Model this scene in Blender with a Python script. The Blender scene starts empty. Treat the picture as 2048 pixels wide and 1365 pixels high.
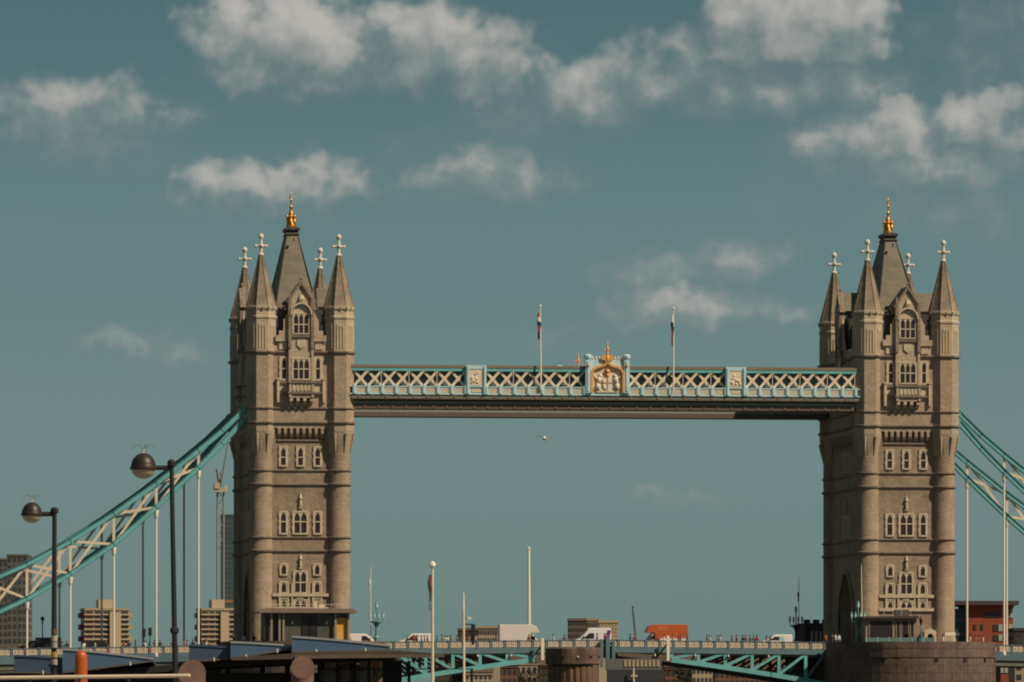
import bpy, bmesh, math, random
from mathutils import Matrix, Vector
random.seed(7)
R = math.radians
scene = bpy.context.scene
COL = scene.collection

# ------------------------------------------------------------------ camera
F = 12650.0                      # focal length in pixels of the 2048 px wide photograph
ALPHA = R(7.40468)
HZ = 1410.0                      # row of the horizon (below the picture)
CAM = Vector((-121.58, -851.667, 5.0))
AX = Vector((math.sin(ALPHA), math.cos(ALPHA), 0)); RX = Vector((math.cos(ALPHA), -math.sin(ALPHA), 0))
cd = bpy.data.cameras.new('camera'); cam = bpy.data.objects.new('camera', cd); COL.objects.link(cam)
cam.location = CAM; cam.rotation_euler = (R(90), 0, -ALPHA)
cd.sensor_width = 36; cd.lens = 36 * F / 2048; cd.shift_y = (HZ - 682.5) / 2048
cd.clip_start = 1; cd.clip_end = 60000
scene.camera = cam

# ------------------------------------------------------------------ sun, sky, exposure
SUN_AZ, SUN_EL = R(52), R(45)    # azimuth right of the direction towards the camera side, elevation
sdir = Vector((math.cos(SUN_EL)*math.sin(SUN_AZ), -math.cos(SUN_EL)*math.cos(SUN_AZ), math.sin(SUN_EL)))
sl = bpy.data.lights.new('sun', 'SUN'); sun = bpy.data.objects.new('sun', sl); COL.objects.link(sun)
sl.energy = 4.8; sl.angle = R(0.6); sl.color = (1.0, 0.82, 0.59)
sun.rotation_euler = sdir.to_track_quat('Z', 'Y').to_euler()
scene.view_settings.view_transform = 'Standard'; scene.view_settings.look = 'None'
scene.view_settings.gamma = 1; scene.view_settings.exposure = 0.0
scene.view_settings.use_curve_mapping = False
scene.render.engine = 'CYCLES'
scene.cycles.use_denoising = True
scene.cycles.pixel_filter_type = 'BLACKMAN_HARRIS'; scene.cycles.filter_width = 2.0
scene.cycles.max_bounces = 4

world = bpy.data.worlds.new('World'); scene.world = world; world.use_nodes = True
NT = world.node_tree; NT.nodes.clear()
def nd(t, typ, **kw):
    n = t.nodes.new(typ)
    for k, v in kw.items(): setattr(n, k, v)
    return n
def mth(t, op, a, b=None, c=None, clamp=False):
    n = nd(t, 'ShaderNodeMath', operation=op); n.use_clamp = clamp
    for i, x in enumerate((a, b, c)):
        if x is None: continue
        if isinstance(x, (int, float)): n.inputs[i].default_value = x
        else: t.links.new(x, n.inputs[i])
    return n.outputs[0]
def vmth(t, op, a, b=None, c=None):
    n = nd(t, 'ShaderNodeVectorMath', operation=op)
    for i, x in enumerate((a, b, c)):
        if x is None: continue
        if isinstance(x, (tuple, list)): n.inputs[i].default_value = x
        else: t.links.new(x, n.inputs[i])
    return n
PPD = F * math.pi / 180          # pixels per degree
def sky_deg(px, py): return (math.degrees(ALPHA) + math.degrees(math.atan((px-1024)/F)), math.degrees(math.atan((HZ-py)/F)))
BLOBS = [  # x, y, half width, half height, strength (cumulus heaps in sky directions)
 (470,60,120,85,1.0),(600,85,170,105,1.3),(560,140,190,60,.9),(690,130,120,60,.8),(850,90,140,95,1.0),(960,120,150,75,.95),(820,150,220,50,.7),
 (1590,40,190,105,1.4),(1500,80,130,80,1.0),(1680,60,110,90,1.1),(1560,165,350,75,.66),(1300,150,150,70,.78),(1180,190,160,75,.78),(1370,110,80,60,.7),
 (1080,220,200,80,.48),(1700,190,200,70,.5),
 (110,230,140,80,.72),(240,215,95,65,.66),(160,290,200,60,.52),(365,235,75,35,.5),
 (440,375,110,55,.85),(620,365,150,58,.85),(540,390,220,40,.7),
 (1790,270,180,75,.95),(1950,255,130,80,1.0),(1690,290,150,60,.8),(1860,330,230,65,.75),(1900,410,200,60,.5),(1950,470,140,60,.4),
 (960,350,220,62,.66),(860,330,110,50,.42),
 (1370,615,200,52,.85),(1480,520,130,62,.55),(1300,560,140,70,.5),(1560,630,130,40,.45),
 (250,680,110,38,.44),(360,705,130,34,.38),(1370,990,140,22,.33),(1160,665,120,30,.34),(2010,100,260,140,.42),(860,280,90,34,.32),(1560,380,90,60,.3)]
g = bpy.data.node_groups.new('cloud_density', 'ShaderNodeTree')
g.interface.new_socket('P', in_out='INPUT', socket_type='NodeSocketVector')
g.interface.new_socket('D', in_out='OUTPUT', socket_type='NodeSocketFloat'); g.interface.new_socket('A', in_out='OUTPUT', socket_type='NodeSocketFloat')
gi = nd(g, 'NodeGroupInput'); go = nd(g, 'NodeGroupOutput'); P = gi.outputs[0]
def noise(t, vec, scale, detail, rough=.55, col=False, dims='3D'):
    n = nd(t, 'ShaderNodeTexNoise', noise_dimensions=dims); t.links.new(vec, n.inputs['Vector'])
    n.inputs['Scale'].default_value = scale; n.inputs['Detail'].default_value = detail; n.inputs['Roughness'].default_value = rough
    return n.outputs['Color'] if col else n.outputs[0]
w = vmth(g, 'SUBTRACT', noise(g, P, 2.6, 2, .6, True, '2D'), (.5, .5, .5)).outputs[0]
w = vmth(g, 'MULTIPLY', w, (.55, .42, 0)).outputs[0]
PW = vmth(g, 'ADD', P, w).outputs[0]
acc = None
for (x, y, rx, ry, s) in BLOBS:
    cx, cy = sky_deg(x, y)
    q = vmth(g, 'MULTIPLY_ADD', PW, (PPD/rx/1.1, PPD/ry/1.15, 0), (-cx*PPD/rx/1.1, -cy*PPD/ry/1.15, 0)).outputs[0]
    d2 = vmth(g, 'DOT_PRODUCT', q, q).outputs['Value']
    m = mth(g, 'MULTIPLY_ADD', d2, -s*.8, s+.06)
    acc = m if acc is None else mth(g, 'MAXIMUM', acc, m)
# the same kind of broken cumulus all round the sky outside the measured heaps
far = noise(g, vmth(g, 'MULTIPLY', P, (.32, .75, 1)).outputs[0], 1.0, 2, .5, False, '2D')
far = mth(g, 'MULTIPLY', mth(g, 'SUBTRACT', far, .53), 3.6)
sx = nd(g, 'ShaderNodeSeparateXYZ'); g.links.new(P, sx.inputs[0])
c0 = sky_deg(1024, 682)
dx = mth(g, 'ABSOLUTE', mth(g, 'SUBTRACT', sx.outputs[0], c0[0])); dy = sx.outputs[1]
outm = mth(g, 'MAXIMUM', mth(g, 'DIVIDE', mth(g, 'SUBTRACT', dx, 5.2), 2.5), mth(g, 'DIVIDE', mth(g, 'SUBTRACT', dy, 6.7), 2.0), clamp=False)
outm = mth(g, 'MINIMUM', mth(g, 'MAXIMUM', outm, 0), 1)
far = mth(g, 'MULTIPLY', far, outm)
acc = mth(g, 'MAXIMUM', mth(g, 'MAXIMUM', acc, 0), far)
f1 = mth(g, 'SUBTRACT', noise(g, P, 2.2, 7, .58, False, '2D'), .5)
vo = nd(g, 'ShaderNodeTexVoronoi', feature='F1', voronoi_dimensions='2D'); g.links.new(vmth(g, 'ADD', P, vmth(g, 'SCALE', w).outputs[0]).outputs[0], vo.inputs['Vector']); vo.inputs['Scale'].default_value = 2.6
puff = mth(g, 'SUBTRACT', .42, vo.outputs['Distance'])
f1 = mth(g, 'MULTIPLY_ADD', puff, .38, f1)
D = mth(g, 'ADD', acc, mth(g, 'MULTIPLY', f1, mth(g, 'MULTIPLY_ADD', acc, .62, .34)))
g.links.new(D, go.inputs[0]); g.links.new(acc, go.inputs[1])

geo = nd(NT, 'ShaderNodeNewGeometry'); dirv = vmth(NT, 'SCALE', geo.outputs['Incoming']); dirv.inputs['Scale'].default_value = -1
sep = nd(NT, 'ShaderNodeSeparateXYZ'); NT.links.new(dirv.outputs[0], sep.inputs[0])
az = mth(NT, 'MULTIPLY', mth(NT, 'ARCTAN2', sep.outputs[0], sep.outputs[1]), 180/math.pi)
el = mth(NT, 'MULTIPLY', mth(NT, 'ARCSINE', sep.outputs[2]), 180/math.pi)
cmb = nd(NT, 'ShaderNodeCombineXYZ'); NT.links.new(az, cmb.inputs[0]); NT.links.new(el, cmb.inputs[1])
def dens(off):
    n = nd(NT, 'ShaderNodeGroup'); n.node_tree = g
    NT.links.new(vmth(NT, 'ADD', cmb.outputs[0], off).outputs[0], n.inputs[0]); return n.outputs
(d0, a0), (d1, a1) = dens((0, 0, 0)), dens((.10, .24, 0))
cover = nd(NT, 'ShaderNodeMapRange', interpolation_type='SMOOTHSTEP'); NT.links.new(d0, cover.inputs[0])
cover.inputs[1].default_value = .0; cover.inputs[4].default_value = .92
edge = mth(NT, 'MULTIPLY', mth(NT, 'SUBTRACT', d0, d1), 2.2, clamp=True)                  # crisp sunlit tops, soft undersides
NT.links.new(mth(NT, 'MULTIPLY_ADD', edge, -.5, 1.3), cover.inputs[2])
lit = mth(NT, 'MULTIPLY_ADD', mth(NT, 'SUBTRACT', d0, d1), .7, .40, clamp=True)
lit = mth(NT, 'MULTIPLY', lit, mth(NT, 'MULTIPLY_ADD', d0, .55, .35, clamp=True), clamp=True)
SKY = nd(NT, 'ShaderNodeTexSky', sky_type='NISHITA'); SKY.sun_disc = False
SKY.sun_elevation = SUN_EL; SKY.sun_rotation = math.pi - SUN_AZ
SKY.air_density = 1.0; SKY.dust_density = 0.6; SKY.ozone_density = 2.0; SKY.altitude = 20
tint = vmth(NT, 'MULTIPLY', SKY.outputs[0], (.30, .31, .285)).outputs[0]      # teal colour grade of the photograph
fl = nd(NT, 'ShaderNodeMix', data_type='RGBA'); fl.inputs[0].default_value = .78; NT.links.new(tint, fl.inputs[6])
rmp = nd(NT, 'ShaderNodeValToRGB'); rmp.color_ramp.interpolation = 'EASE'; NT.links.new(mth(NT, 'DIVIDE', el, 20), rmp.inputs[0])
e_ = rmp.color_ramp.elements; e_[0].position = .0; e_[0].color = (.152, .245, .243, 1); e_[1].position = 1.0; e_[1].color = (.085, .12, .135, 1)
for ps, cl in ((.12, (.160, .262, .262, 1)), (.20, (.128, .232, .238, 1)), (.33, (.068, .158, .170, 1))): q_ = e_.new(ps); q_.color = cl      # summer haze thickens towards the horizon
ten = vmth(NT, 'SCALE', rmp.outputs[0]); ten.inputs['Scale'].default_value = 10.0; NT.links.new(ten.outputs[0], fl.inputs[7]); tint = fl.outputs[2]
cc = nd(NT, 'ShaderNodeMix', data_type='RGBA'); NT.links.new(lit, cc.inputs[0])
cc.inputs[6].default_value = (1.55, 2.05, 2.1, 1); cc.inputs[7].default_value = (5.0, 4.75, 4.4, 1)
thick = nd(NT, 'ShaderNodeMapRange', interpolation_type='SMOOTHSTEP'); NT.links.new(a0, thick.inputs[0]); thick.inputs[1].default_value = -.1; thick.inputs[2].default_value = .85
mx = nd(NT, 'ShaderNodeMix', data_type='RGBA'); NT.links.new(mth(NT, 'MULTIPLY', cover.outputs[0], thick.outputs[0]), mx.inputs[0])
NT.links.new(tint, mx.inputs[6]); NT.links.new(cc.outputs[2], mx.inputs[7])
world.cycles.sampling_method = 'NONE'
bg = nd(NT, 'ShaderNodeBackground'); bg.inputs[1].default_value = .1; NT.links.new(mx.outputs[2], bg.inputs[0])
wo = nd(NT, 'ShaderNodeOutputWorld'); NT.links.new(bg.outputs[0], wo.inputs[0])

# ------------------------------------------------------------------ helpers
def at(px, py, depth):
    return CAM + AX*depth + RX*((px-1024)/F*depth) + Vector((0, 0, (HZ-py)/F*depth))
def on(px, py, Y):
    k = (px-1024)/F
    return at(px, py, (Y-CAM.y)/(math.cos(ALPHA) - math.sin(ALPHA)*k))
def px_of(X, Y):
    d = Vector((X, Y, 0)) - CAM; d.z = 0
    return 1024 + F*d.dot(RX)/d.dot(AX)

MATS = {}
def mat(name, col, rough=.7, amp=.18, scale=2.0, metal=0.0, stretch=(1, 1, 1), bump=0.0, col2=None, streak=0.0, course=0.0, spec=.4, emit=None):
    if name in MATS: return MATS[name]
    m = bpy.data.materials.new(name); m.use_nodes = True; t = m.node_tree
    b = t.nodes['Principled BSDF']; b.inputs['Roughness'].default_value = rough; b.inputs['Metallic'].default_value = metal
    b.inputs['Specular IOR Level'].default_value = spec
    tc = nd(t, 'ShaderNodeTexCoord'); v = vmth(t, 'MULTIPLY', tc.outputs['Object'], stretch).outputs[0]
    n = noise(t, v, scale, 5, .6)
    val = mth(t, 'MULTIPLY_ADD', mth(t, 'SUBTRACT', n, .5), amp*2.4, 1.0)
    if course:
        c = noise(t, vmth(t, 'MULTIPLY', tc.outputs['Object'], (.55, .55, 1.7)).outputs[0], 1.6, 3, .6)
        val = mth(t, 'MULTIPLY', val, mth(t, 'MULTIPLY_ADD', mth(t, 'SUBTRACT', c, .5), course*3.2, 1.0))
    if streak:
        s = noise(t, vmth(t, 'MULTIPLY', tc.outputs['Object'], (1.6, 1.6, .12)).outputs[0], 1.5, 3, .6)
        val = mth(t, 'MULTIPLY', val, mth(t, 'MULTIPLY_ADD', mth(t, 'SUBTRACT', s, .5), streak*2.4, 1.0))
    base = nd(t, 'ShaderNodeMix', data_type='RGBA'); base.inputs[6].default_value = (*col, 1); base.inputs[7].default_value = (*(col2 or col), 1)
    n2 = noise(t, v, scale*.35, 4, .6); mr = nd(t, 'ShaderNodeMapRange'); t.links.new(n2, mr.inputs[0]); mr.inputs[1].default_value = .38; mr.inputs[2].default_value = .64
    t.links.new(mr.outputs[0], base.inputs[0])
    vs = nd(t, 'ShaderNodeVectorMath', operation='SCALE'); t.links.new(base.outputs[2], vs.inputs[0]); t.links.new(val, vs.inputs['Scale'])
    t.links.new(vs.outputs[0], b.inputs['Base Color'])
    if bump:
        bp = nd(t, 'ShaderNodeBump'); bp.inputs['Strength'].default_value = bump; bp.inputs['Distance'].default_value = .12
        t.links.new(noise(t, v, scale*2.5, 4, .6), bp.inputs['Height']); t.links.new(bp.outputs[0], b.inputs['Normal'])
    MATS[name] = m; return m
STONE = mat('granite_ashlar', (.305, .232, .168), .85, .2, 1.3, bump=.6, col2=(.235, .175, .128), streak=.14, course=.20)
PALE = mat('portland_stone', (.54, .45, .335), .8, .14, 1.8, bump=.35, col2=(.45, .37, .275), streak=.12, course=.08)
DRESS = mat('dressed_stone', (.45, .365, .27), .82, .16, 1.5, bump=.45, col2=(.37, .295, .215), streak=.14, course=.12)
UPPER = mat('upper_ashlar', (.355, .278, .205), .85, .18, 1.3, bump=.6, col2=(.295, .23, .17), streak=.12, course=.16)
BELT = mat('weathered_moulding', (.235, .185, .145), .9, .2, 1.6, bump=.4, col2=(.17, .13, .105))
SPIRE = mat('spire_stone', (.27, .22, .165), .9, .2, 1.5, bump=.5, col2=(.19, .15, .115), streak=.2, course=.2)
SLATE = mat('roof_slate', (.165, .15, .11), .75, .14, 1.0, col2=(.13, .12, .09), course=.22, bump=.3)
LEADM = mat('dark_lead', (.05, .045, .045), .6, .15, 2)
GOLD = mat('gilding', (.66, .31, .06), .4, .12, 3, metal=.85)
GOLDP = mat('gold_paint', (.70, .36, .10), .55, .12, 3, metal=.15)
WHITES = mat('white_stone', (.62, .57, .50), .75, .1, 3)
GLASS = mat('dark_glass', (.034, .026, .03), .3, .2, 1.5, spec=.3)
TEAL = mat('turquoise_paint', (.155, .44, .475), .5, .12, 1.2, col2=(.125, .37, .40))
TEALD = mat('deep_turquoise_paint', (.07, .235, .25), .55, .14, 1.2, col2=(.05, .18, .20))
PBLUE = mat('pale_blue_paint', (.47, .66, .72), .5, .1, 1.4, col2=(.40, .59, .65))
CREAM = mat('cream_paint', (.70, .60, .46), .55, .1, 1.6, col2=(.6, .5, .38))
WHITE = mat('white_paint', (.74, .68, .60), .5, .08, 1.5)
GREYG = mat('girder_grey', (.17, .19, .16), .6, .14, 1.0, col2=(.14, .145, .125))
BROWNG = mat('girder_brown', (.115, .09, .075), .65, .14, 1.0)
DKBLUE = mat('parapet_blue', (.12, .19, .225), .55, .14, 1.0, col2=(.09, .15, .185))
ASPH = mat('asphalt', (.05, .05, .05), .9, .2, 3)
DARK = mat('dark_iron', (.018, .014, .017), .55, .2, 2)
BLACKM = mat('matt_black', (.008, .007, .008), .7, .2, 2)
PIERS = mat('pier_granite', (.135, .094, .074), .9, .22, .8, bump=.6, col2=(.095, .064, .055), streak=.3, course=.25)

class MB:
    def __init__(s): s.v = []; s.f = []; s.m = []; s.sm = []; s.k = 0; s.smooth = False
    def add(s, vs, fs):
        o = len(s.v); s.v += [tuple(p) for p in vs]
        for f in fs: s.f.append(tuple(i+o for i in f)); s.m.append(s.k); s.sm.append(s.smooth)
        return s
    def box(s, x0, x1, y0, y1, z0, z1):
        if x0 > x1: x0, x1 = x1, x0
        if y0 > y1: y0, y1 = y1, y0
        if z0 > z1: z0, z1 = z1, z0
        return s.add([(x0,y0,z0),(x1,y0,z0),(x1,y1,z0),(x0,y1,z0),(x0,y0,z1),(x1,y0,z1),(x1,y1,z1),(x0,y1,z1)],
            [(0,3,2,1),(4,5,6,7),(0,1,5,4),(1,2,6,5),(2,3,7,6),(3,0,4,7)])
    def prism(s, poly, ax, a, b):
        def pt(p, c): return (c, p[0], p[1]) if ax == 'x' else (p[0], c, p[1]) if ax == 'y' else (p[0], p[1], c)
        ar = sum(poly[i][0]*poly[(i+1) % len(poly)][1]-poly[(i+1) % len(poly)][0]*poly[i][1] for i in range(len(poly)))
        if (ar < 0) != (ax == 'y'): poly = poly[::-1]
        n = len(poly); lo, hi = min(a, b), max(a, b)
        return s.add([pt(p, lo) for p in poly]+[pt(p, hi) for p in poly],
            [tuple(range(n))[::-1], tuple(range(n, 2*n))]+[(i, (i+1) % n, n+(i+1) % n, n+i) for i in range(n)])
    def rings(s, rr, cap=True):
        n = len(rr[0]); vs = [p for r in rr for p in r]; fs = []
        for k in range(len(rr)-1):
            for i in range(n): fs.append((k*n+i, k*n+(i+1) % n, (k+1)*n+(i+1) % n, (k+1)*n+i))
        if cap: fs += [tuple(range(n))[::-1], tuple(range((len(rr)-1)*n, len(rr)*n))]
        return s.add(vs, fs)
    def lathe(s, prof, n=12, cx=0, cy=0, ph=0, sx=1, sy=1):
        return s.rings([[(cx+r*sx*math.cos(ph+2*math.pi*i/n), cy+r*sy*math.sin(ph+2*math.pi*i/n), z) for i in range(n)] for r, z in prof])
    def tube(s, p, q, r0, r1=None, n=8):
        p, q = Vector(p), Vector(q); r1 = r0 if r1 is None else r1; d = (q-p).normalized()
        u = d.cross(Vector((0, 0, 1))) if abs(d.z) < .95 else d.cross(Vector((1, 0, 0))); u.normalize(); w_ = d.cross(u)
        c = [(math.cos(2*math.pi*i/n), math.sin(2*math.pi*i/n)) for i in range(n)]
        return s.rings([[p+(u*a+w_*b)*r0 for a, b in c], [q+(u*a+w_*b)*r1 for a, b in c]])
    def bar(s, p, q, w_, t):         # flat bar in an XZ plane, w_ across in-plane, t thickness along y
        p, q = Vector(p), Vector(q); d = (q-p); h = Vector((-d.z, 0, d.x)).normalized()*(w_/2); y = Vector((0, t/2, 0))
        return s.add([p-h-y, p+h-y, p+h+y, p-h+y, q-h-y, q+h-y, q+h+y, q-h+y],
            [(0,1,2,3)[::-1], (4,5,6,7), (0,4,5,1), (1,5,6,2), (2,6,7,3), (3,7,4,0)])
    def ball(s, c, r, n=8, sz=1.0):
        c = Vector(c); k = max(4, n//2)
        return s.lathe([(max(1e-3, r*math.sin(math.pi*i/k))+0, c.z-r*sz*math.cos(math.pi*i/k)) for i in range(k+1)], n, c.x, c.y)
    def mesh(s, name, *ms):
        me = bpy.data.meshes.new(name); me.from_pydata(s.v, [], s.f)
        for m in ms: me.materials.append(m)
        me.polygons.foreach_set('material_index', s.m); me.polygons.foreach_set('use_smooth', s.sm)
        me.update()
        bm = bmesh.new(); bm.from_mesh(me); bmesh.ops.recalc_face_normals(bm, faces=bm.faces); bm.to_mesh(me); bm.free()
        return me
    def build(s, name, m, parent=None, loc=(0, 0, 0), rz=0):
        ms = m if isinstance(m, (list, tuple)) else [m]
        return ob(name, s.mesh(name, *ms), parent, loc, rz)
def ob(name, me, parent=None, loc=(0, 0, 0), rz=0):
    o = bpy.data.objects.new(name, me); COL.objects.link(o); o.parent = parent; o.location = loc; o.rotation_euler = (0, 0, rz)
    return o
def tag(o, label, cat, group=None):
    o['label'] = label; o['category'] = cat
    if group: o['group'] = group
    return o
def thing(name, label, cat, loc=(0, 0, 0), rz=0, group=None): return tag(ob(name, None, None, loc, rz), label, cat, group)
def copy_tree(o, parent=None):
    c = o.copy(); COL.objects.link(c); c.parent = parent
    for ch in list(o.children): copy_tree(ch, c)
    return c
def struct(o): o['kind'] = 'structure'; return o
# ------------------------------------------------------------------ river and ground
RIVER = mat('river_water', (.05, .055, .045), .12, .2, .05, bump=.3, spec=.5)
GROUND = mat('city_ground', (.12, .115, .10), .95, .2, .02)
m = MB(); m.add([(-6000,-6000,0),(6000,-6000,0),(6000,6000,0),(-6000,6000,0)], [(0,1,2,3)]); struct(m.build('river', RIVER))
QUAY = mat('quay_stone', (.16, .12, .09), .9, .25, .3, col2=(.10, .08, .065), bump=.3)
m = MB(); m.prism([(-3000,150),(-210,150),(-120,420),(150,470),(330,260),(300,150),(3000,150),(14000,14000),(-14000,14000)], 'z', -2, 5.2); struct(m.build('ground', GROUND))

# ------------------------------------------------------------------ bridge towers
ZB = 12.6
def zt(y): return 5 + (1410-y)/15.02 - ZB
HX, HY, OA, RL = 5.2, 12.5, 1.93, 1.52
PL, PU = .55, 1.2                                  # wall planes outside the turret centres
NT_ = 24
def ring(r, z, cx, cy, octo):
    out = []
    for i in range(NT_):
        a = math.radians(7.5+15*i); k = ((math.degrees(a)+22.5) % 45)-22.5
        rr = r/math.cos(math.radians(k)) if octo else r
        out.append((cx+rr*math.cos(a), cy+rr*math.sin(a), z))
    return out
CORN = [(-HX,-HY),(HX,-HY),(HX,HY),(-HX,HY)]
FACES = {'f': (0, HX, HY), 'l': (-math.pi/2, HY, HX), 'r': (math.pi/2, HY, HX), 'b': (math.pi, HX, HY)}   # rotation, half width, half depth
def fplace(o, face, u, plane, z):
    rz, hw, hd = FACES[face]
    o.rotation_euler = (0, 0, rz); o.location = Matrix.Rotation(rz, 3, 'Z') @ Vector((u, -(hd+plane), z)); return o
WC = {}
def win(parent, face, u, plane, yb, yt, w, lights=1, rows=2, fw=.3, split=.46, frame=PALE, proud=.16):
    h = (yb-yt)/15.02; key = (round(w,3), round(h,3), lights, rows, fw, frame.name, split, proud)
    if key not in WC:
        m = MB(); a, d = w/2, -proud
        m.box(-a-fw, -a, d, .06, -fw*.8, h+fw*.8); m.box(a, a+fw, d, .06, -fw*.8, h+fw*.8)
        m.box(-a, a, d, .06, h, h+fw*.8); m.box(-a, a, d-.06, .06, -fw*.8, 0)
        n = max(2, int(h/.45)); qd = d+.03
        for i in range(n):
            e = .09 if i % 2 else .02
            z0 = i*h/n; m.box(-a-fw-e, -a-fw+.01, qd, .05, z0, z0+h/n*.94); m.box(a+fw-.01, a+fw+e, qd, .05, z0, z0+h/n*.94)
        lw = w/lights; mw = min(.16, lw*.22); zs = [0, h] if rows == 1 else [0, h*split, h]
        for i in range(1, lights): m.box(-a+i*lw-mw/2, -a+i*lw+mw/2, d*.75, .02, 0, h)
        if rows == 2: m.box(-a, a, d*.72, .02, h*split-mw/2, h*split+mw/2)
        for i in range(lights):
            x0 = -a+i*lw+(mw/2 if i else 0); x1 = -a+(i+1)*lw-(mw/2 if i < lights-1 else 0); c = (x0+x1)/2; ww = x1-x0
            for x, s in ((x0, 1), (x1, -1)):
                m.prism([(x, h), (x, h-ww*.85), (x+s*ww*.2, h-ww*.42), (x+s*ww*.5, h)], 'y', d*.7, .02)
        panes = []
        for i in range(lights):
            for k in range(len(zs)-1):
                p = MB(); x0 = -a+i*lw; p.box(x0, x0+lw, -.045, .0, zs[k], zs[k+1]); panes.append(p.mesh('pane', GLASS))
        WC[key] = (m.mesh('window', frame), panes)
    me, panes = WC[key]
    o = fplace(ob('window', me, parent), face, u, plane, zt(yb))
    for p in panes: ob('pane', p, o)
    return o
def make_tower():
    t = thing('bridge_tower', '', 'tower', (-41, 0, ZB))
    # lower shaft with the road archway through it
    s = HY+PL; aw, sp, ap = 5.2, 5.2, zt(1140); top = zt(857)
    arch = []
    for i in range(9):
        k = i/8; arch.append((-aw*(1-k)**.62 if k < 1 else 0, sp+(ap-sp)*k**.75))
    arch += [(-y, z) for y, z in arch[::-1][1:]]
    poly = [(-s, 0), (-aw, 0)]+arch+[(aw, 0), (s, 0), (s, top), (-s, top)]
    m = MB(); m.prism(poly, 'x', -HX-PL, HX+PL); m.build('lower_wall', STONE, t)
    # arch mouldings on both road faces
    for sx in (-1, 1):
        for off, dp in ((.55, .30), (.2, .16)):
            m = MB(); pts = [(-aw-.0, 0)]+arch+[(aw, 0)]
            for i in range(len(pts)-1):
                (y0, z0), (y1, z1) = pts[i], pts[i+1]; k = 1+off/aw
                m.prism([(y0, z0), (y1, z1), (y1*k, z1+off*(1 if z1 > sp else 0)), (y0*k, z0+off*(1 if z0 > sp else 0))], 'x', sx*(HX+PL-.02), sx*(HX+PL+dp))
            m.build('arch_moulding', STONE, t)
    m = MB(); m.box(-HX-PU, HX+PU, -HY-PU, HY+PU, zt(857), zt(705)); m.build('upper_wall', UPPER, t)
    m = MB(); m.box(-HX-PU+.1, HX+PU-.1, -HY-PU+.1, HY+PU-.1, zt(705), zt(684)); m.build('parapet', DRESS, t)
    # string courses
    for y, hh, pr, up in ((706, .42, .30, 1), (818, .26, .2, 1), (847, .36, .26, 1), (942, .30, .2, 0), (970, .38, .24, 0), (1076, .30, .2, 0), (1103, .38, .24, 0), (1226, .4, .25, 0)):
        m = MB(); z = zt(y); p = PU if up else PL
        for (cx, cy) in CORN:
            r0 = OA if up else RL
            m.rings([ring(r0-.05, z-hh*.6, cx, cy, up), ring(r0+pr*.8, z-hh*.25, cx, cy, up), ring(r0+pr, z, cx, cy, up), ring(r0+pr, z+hh*.4, cx, cy, up), ring(r0-.05, z+hh*.6, cx, cy, up)])
        prof = [(-.1, -hh*.6), (pr*.8, -hh*.25), (pr, 0), (pr, hh*.4), (-.1, hh*.6)]
        for sgn in (-1, 1):
            m.prism([(sgn*(HY+p+q), z+w_) for q, w_ in prof], 'x', -HX, HX)
            if y > 1140: 
                continue
            m.prism([(sgn*(HX+p+q), z+w_) for q, w_ in prof], 'y', -HY, HY)
        if y < 1140: m.build('string_course', BELT, t)
    # turrets
    def turret_mesh():
        m = MB(); m.smooth = True
        m.rings([ring(RL+.18, 0, 0, 0, 0), ring(RL+.18, 1.2, 0, 0, 0), ring(RL, 1.5, 0, 0, 0), ring(RL, zt(905), 0, 0, 0)], cap=False)
        m.smooth = False; m.k = 1
        m.rings([ring(RL, zt(905), 0, 0, 0), ring(OA*1.0, zt(862), 0, 0, 1), ring(OA, zt(706), 0, 0, 1)], cap=False)
        m.k = 2
        m.rings([ring(OA, zt(706), 0, 0, 1), ring(OA, zt(640), 0, 0, 1), ring(OA+.1, zt(638), 0, 0, 1), ring(OA+.1, zt(634), 0, 0, 1), ring(OA, zt(632), 0, 0, 1),
                 ring(OA, zt(623), 0, 0, 1), ring(OA+.16, zt(619), 0, 0, 1), ring(OA+.16, zt(616), 0, 0, 1)], cap=True)
        m.k = 1
        # broach stops hanging on the diagonals
        for k in range(8):
            a = math.radians(22.5+45*k)
            m.tube((math.cos(a)*RL*1.02, math.sin(a)*RL*1.02, zt(908)), (math.cos(a)*OA*1.04, math.sin(a)*OA*1.04, zt(868)), .03, .26, 4)
        return m.mesh('turret', STONE, UPPER, DRESS)
    TM = turret_mesh()
    m = MB(); hb, ht = zt(616), zt(510)
    pr = [(OA+.12, hb), (OA-.06, hb+.28)]+[(OA*(1-k)**1.08*.97+.27*k, hb+.28+(ht-hb-.28)*k) for k in (.15, .3, .45, .6, .75, .9, 1.0)]
    m.rings([[(r/math.cos(R(22.5))*math.cos(R(22.5+45*i)), r/math.cos(R(22.5))*math.sin(R(22.5+45*i)), z) for i in range(8)] for r, z in pr])
    for i in range(8):
        a = R(22.5+45*i)
        for (r0, z0), (r1, z1) in zip(pr[1:-1], pr[2:]):
            m.tube((r0*1.085*math.cos(a), r0*1.085*math.sin(a), z0), (r1*1.085*math.cos(a), r1*1.085*math.sin(a), z1), .085, .075, 4)
    for i in range(16):       # little corbels under the eaves
        a = R(22.5*i); r = OA*1.03 if i % 2 == 0 else OA*1.1
        m.tube((r*math.cos(a), r*math.sin(a), hb-.45), (r*1.04*math.cos(a), r*1.04*math.sin(a), hb+.02), .1, .16, 4)
    SM = m.mesh('spire', SPIRE)
    m = MB(); z = zt(513)
    m.lathe([(.26, z), (.4, z+.15), (.36, z+.32), (.2, z+.42), (.2, z+1.05), (.34, z+1.2), (.34, z+1.5), (.2, z+1.62), (.19, z+2.25), (.3, z+2.35), (.38, z+2.62), (.26, z+2.88), (.05, z+3.02)], 8)
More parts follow.
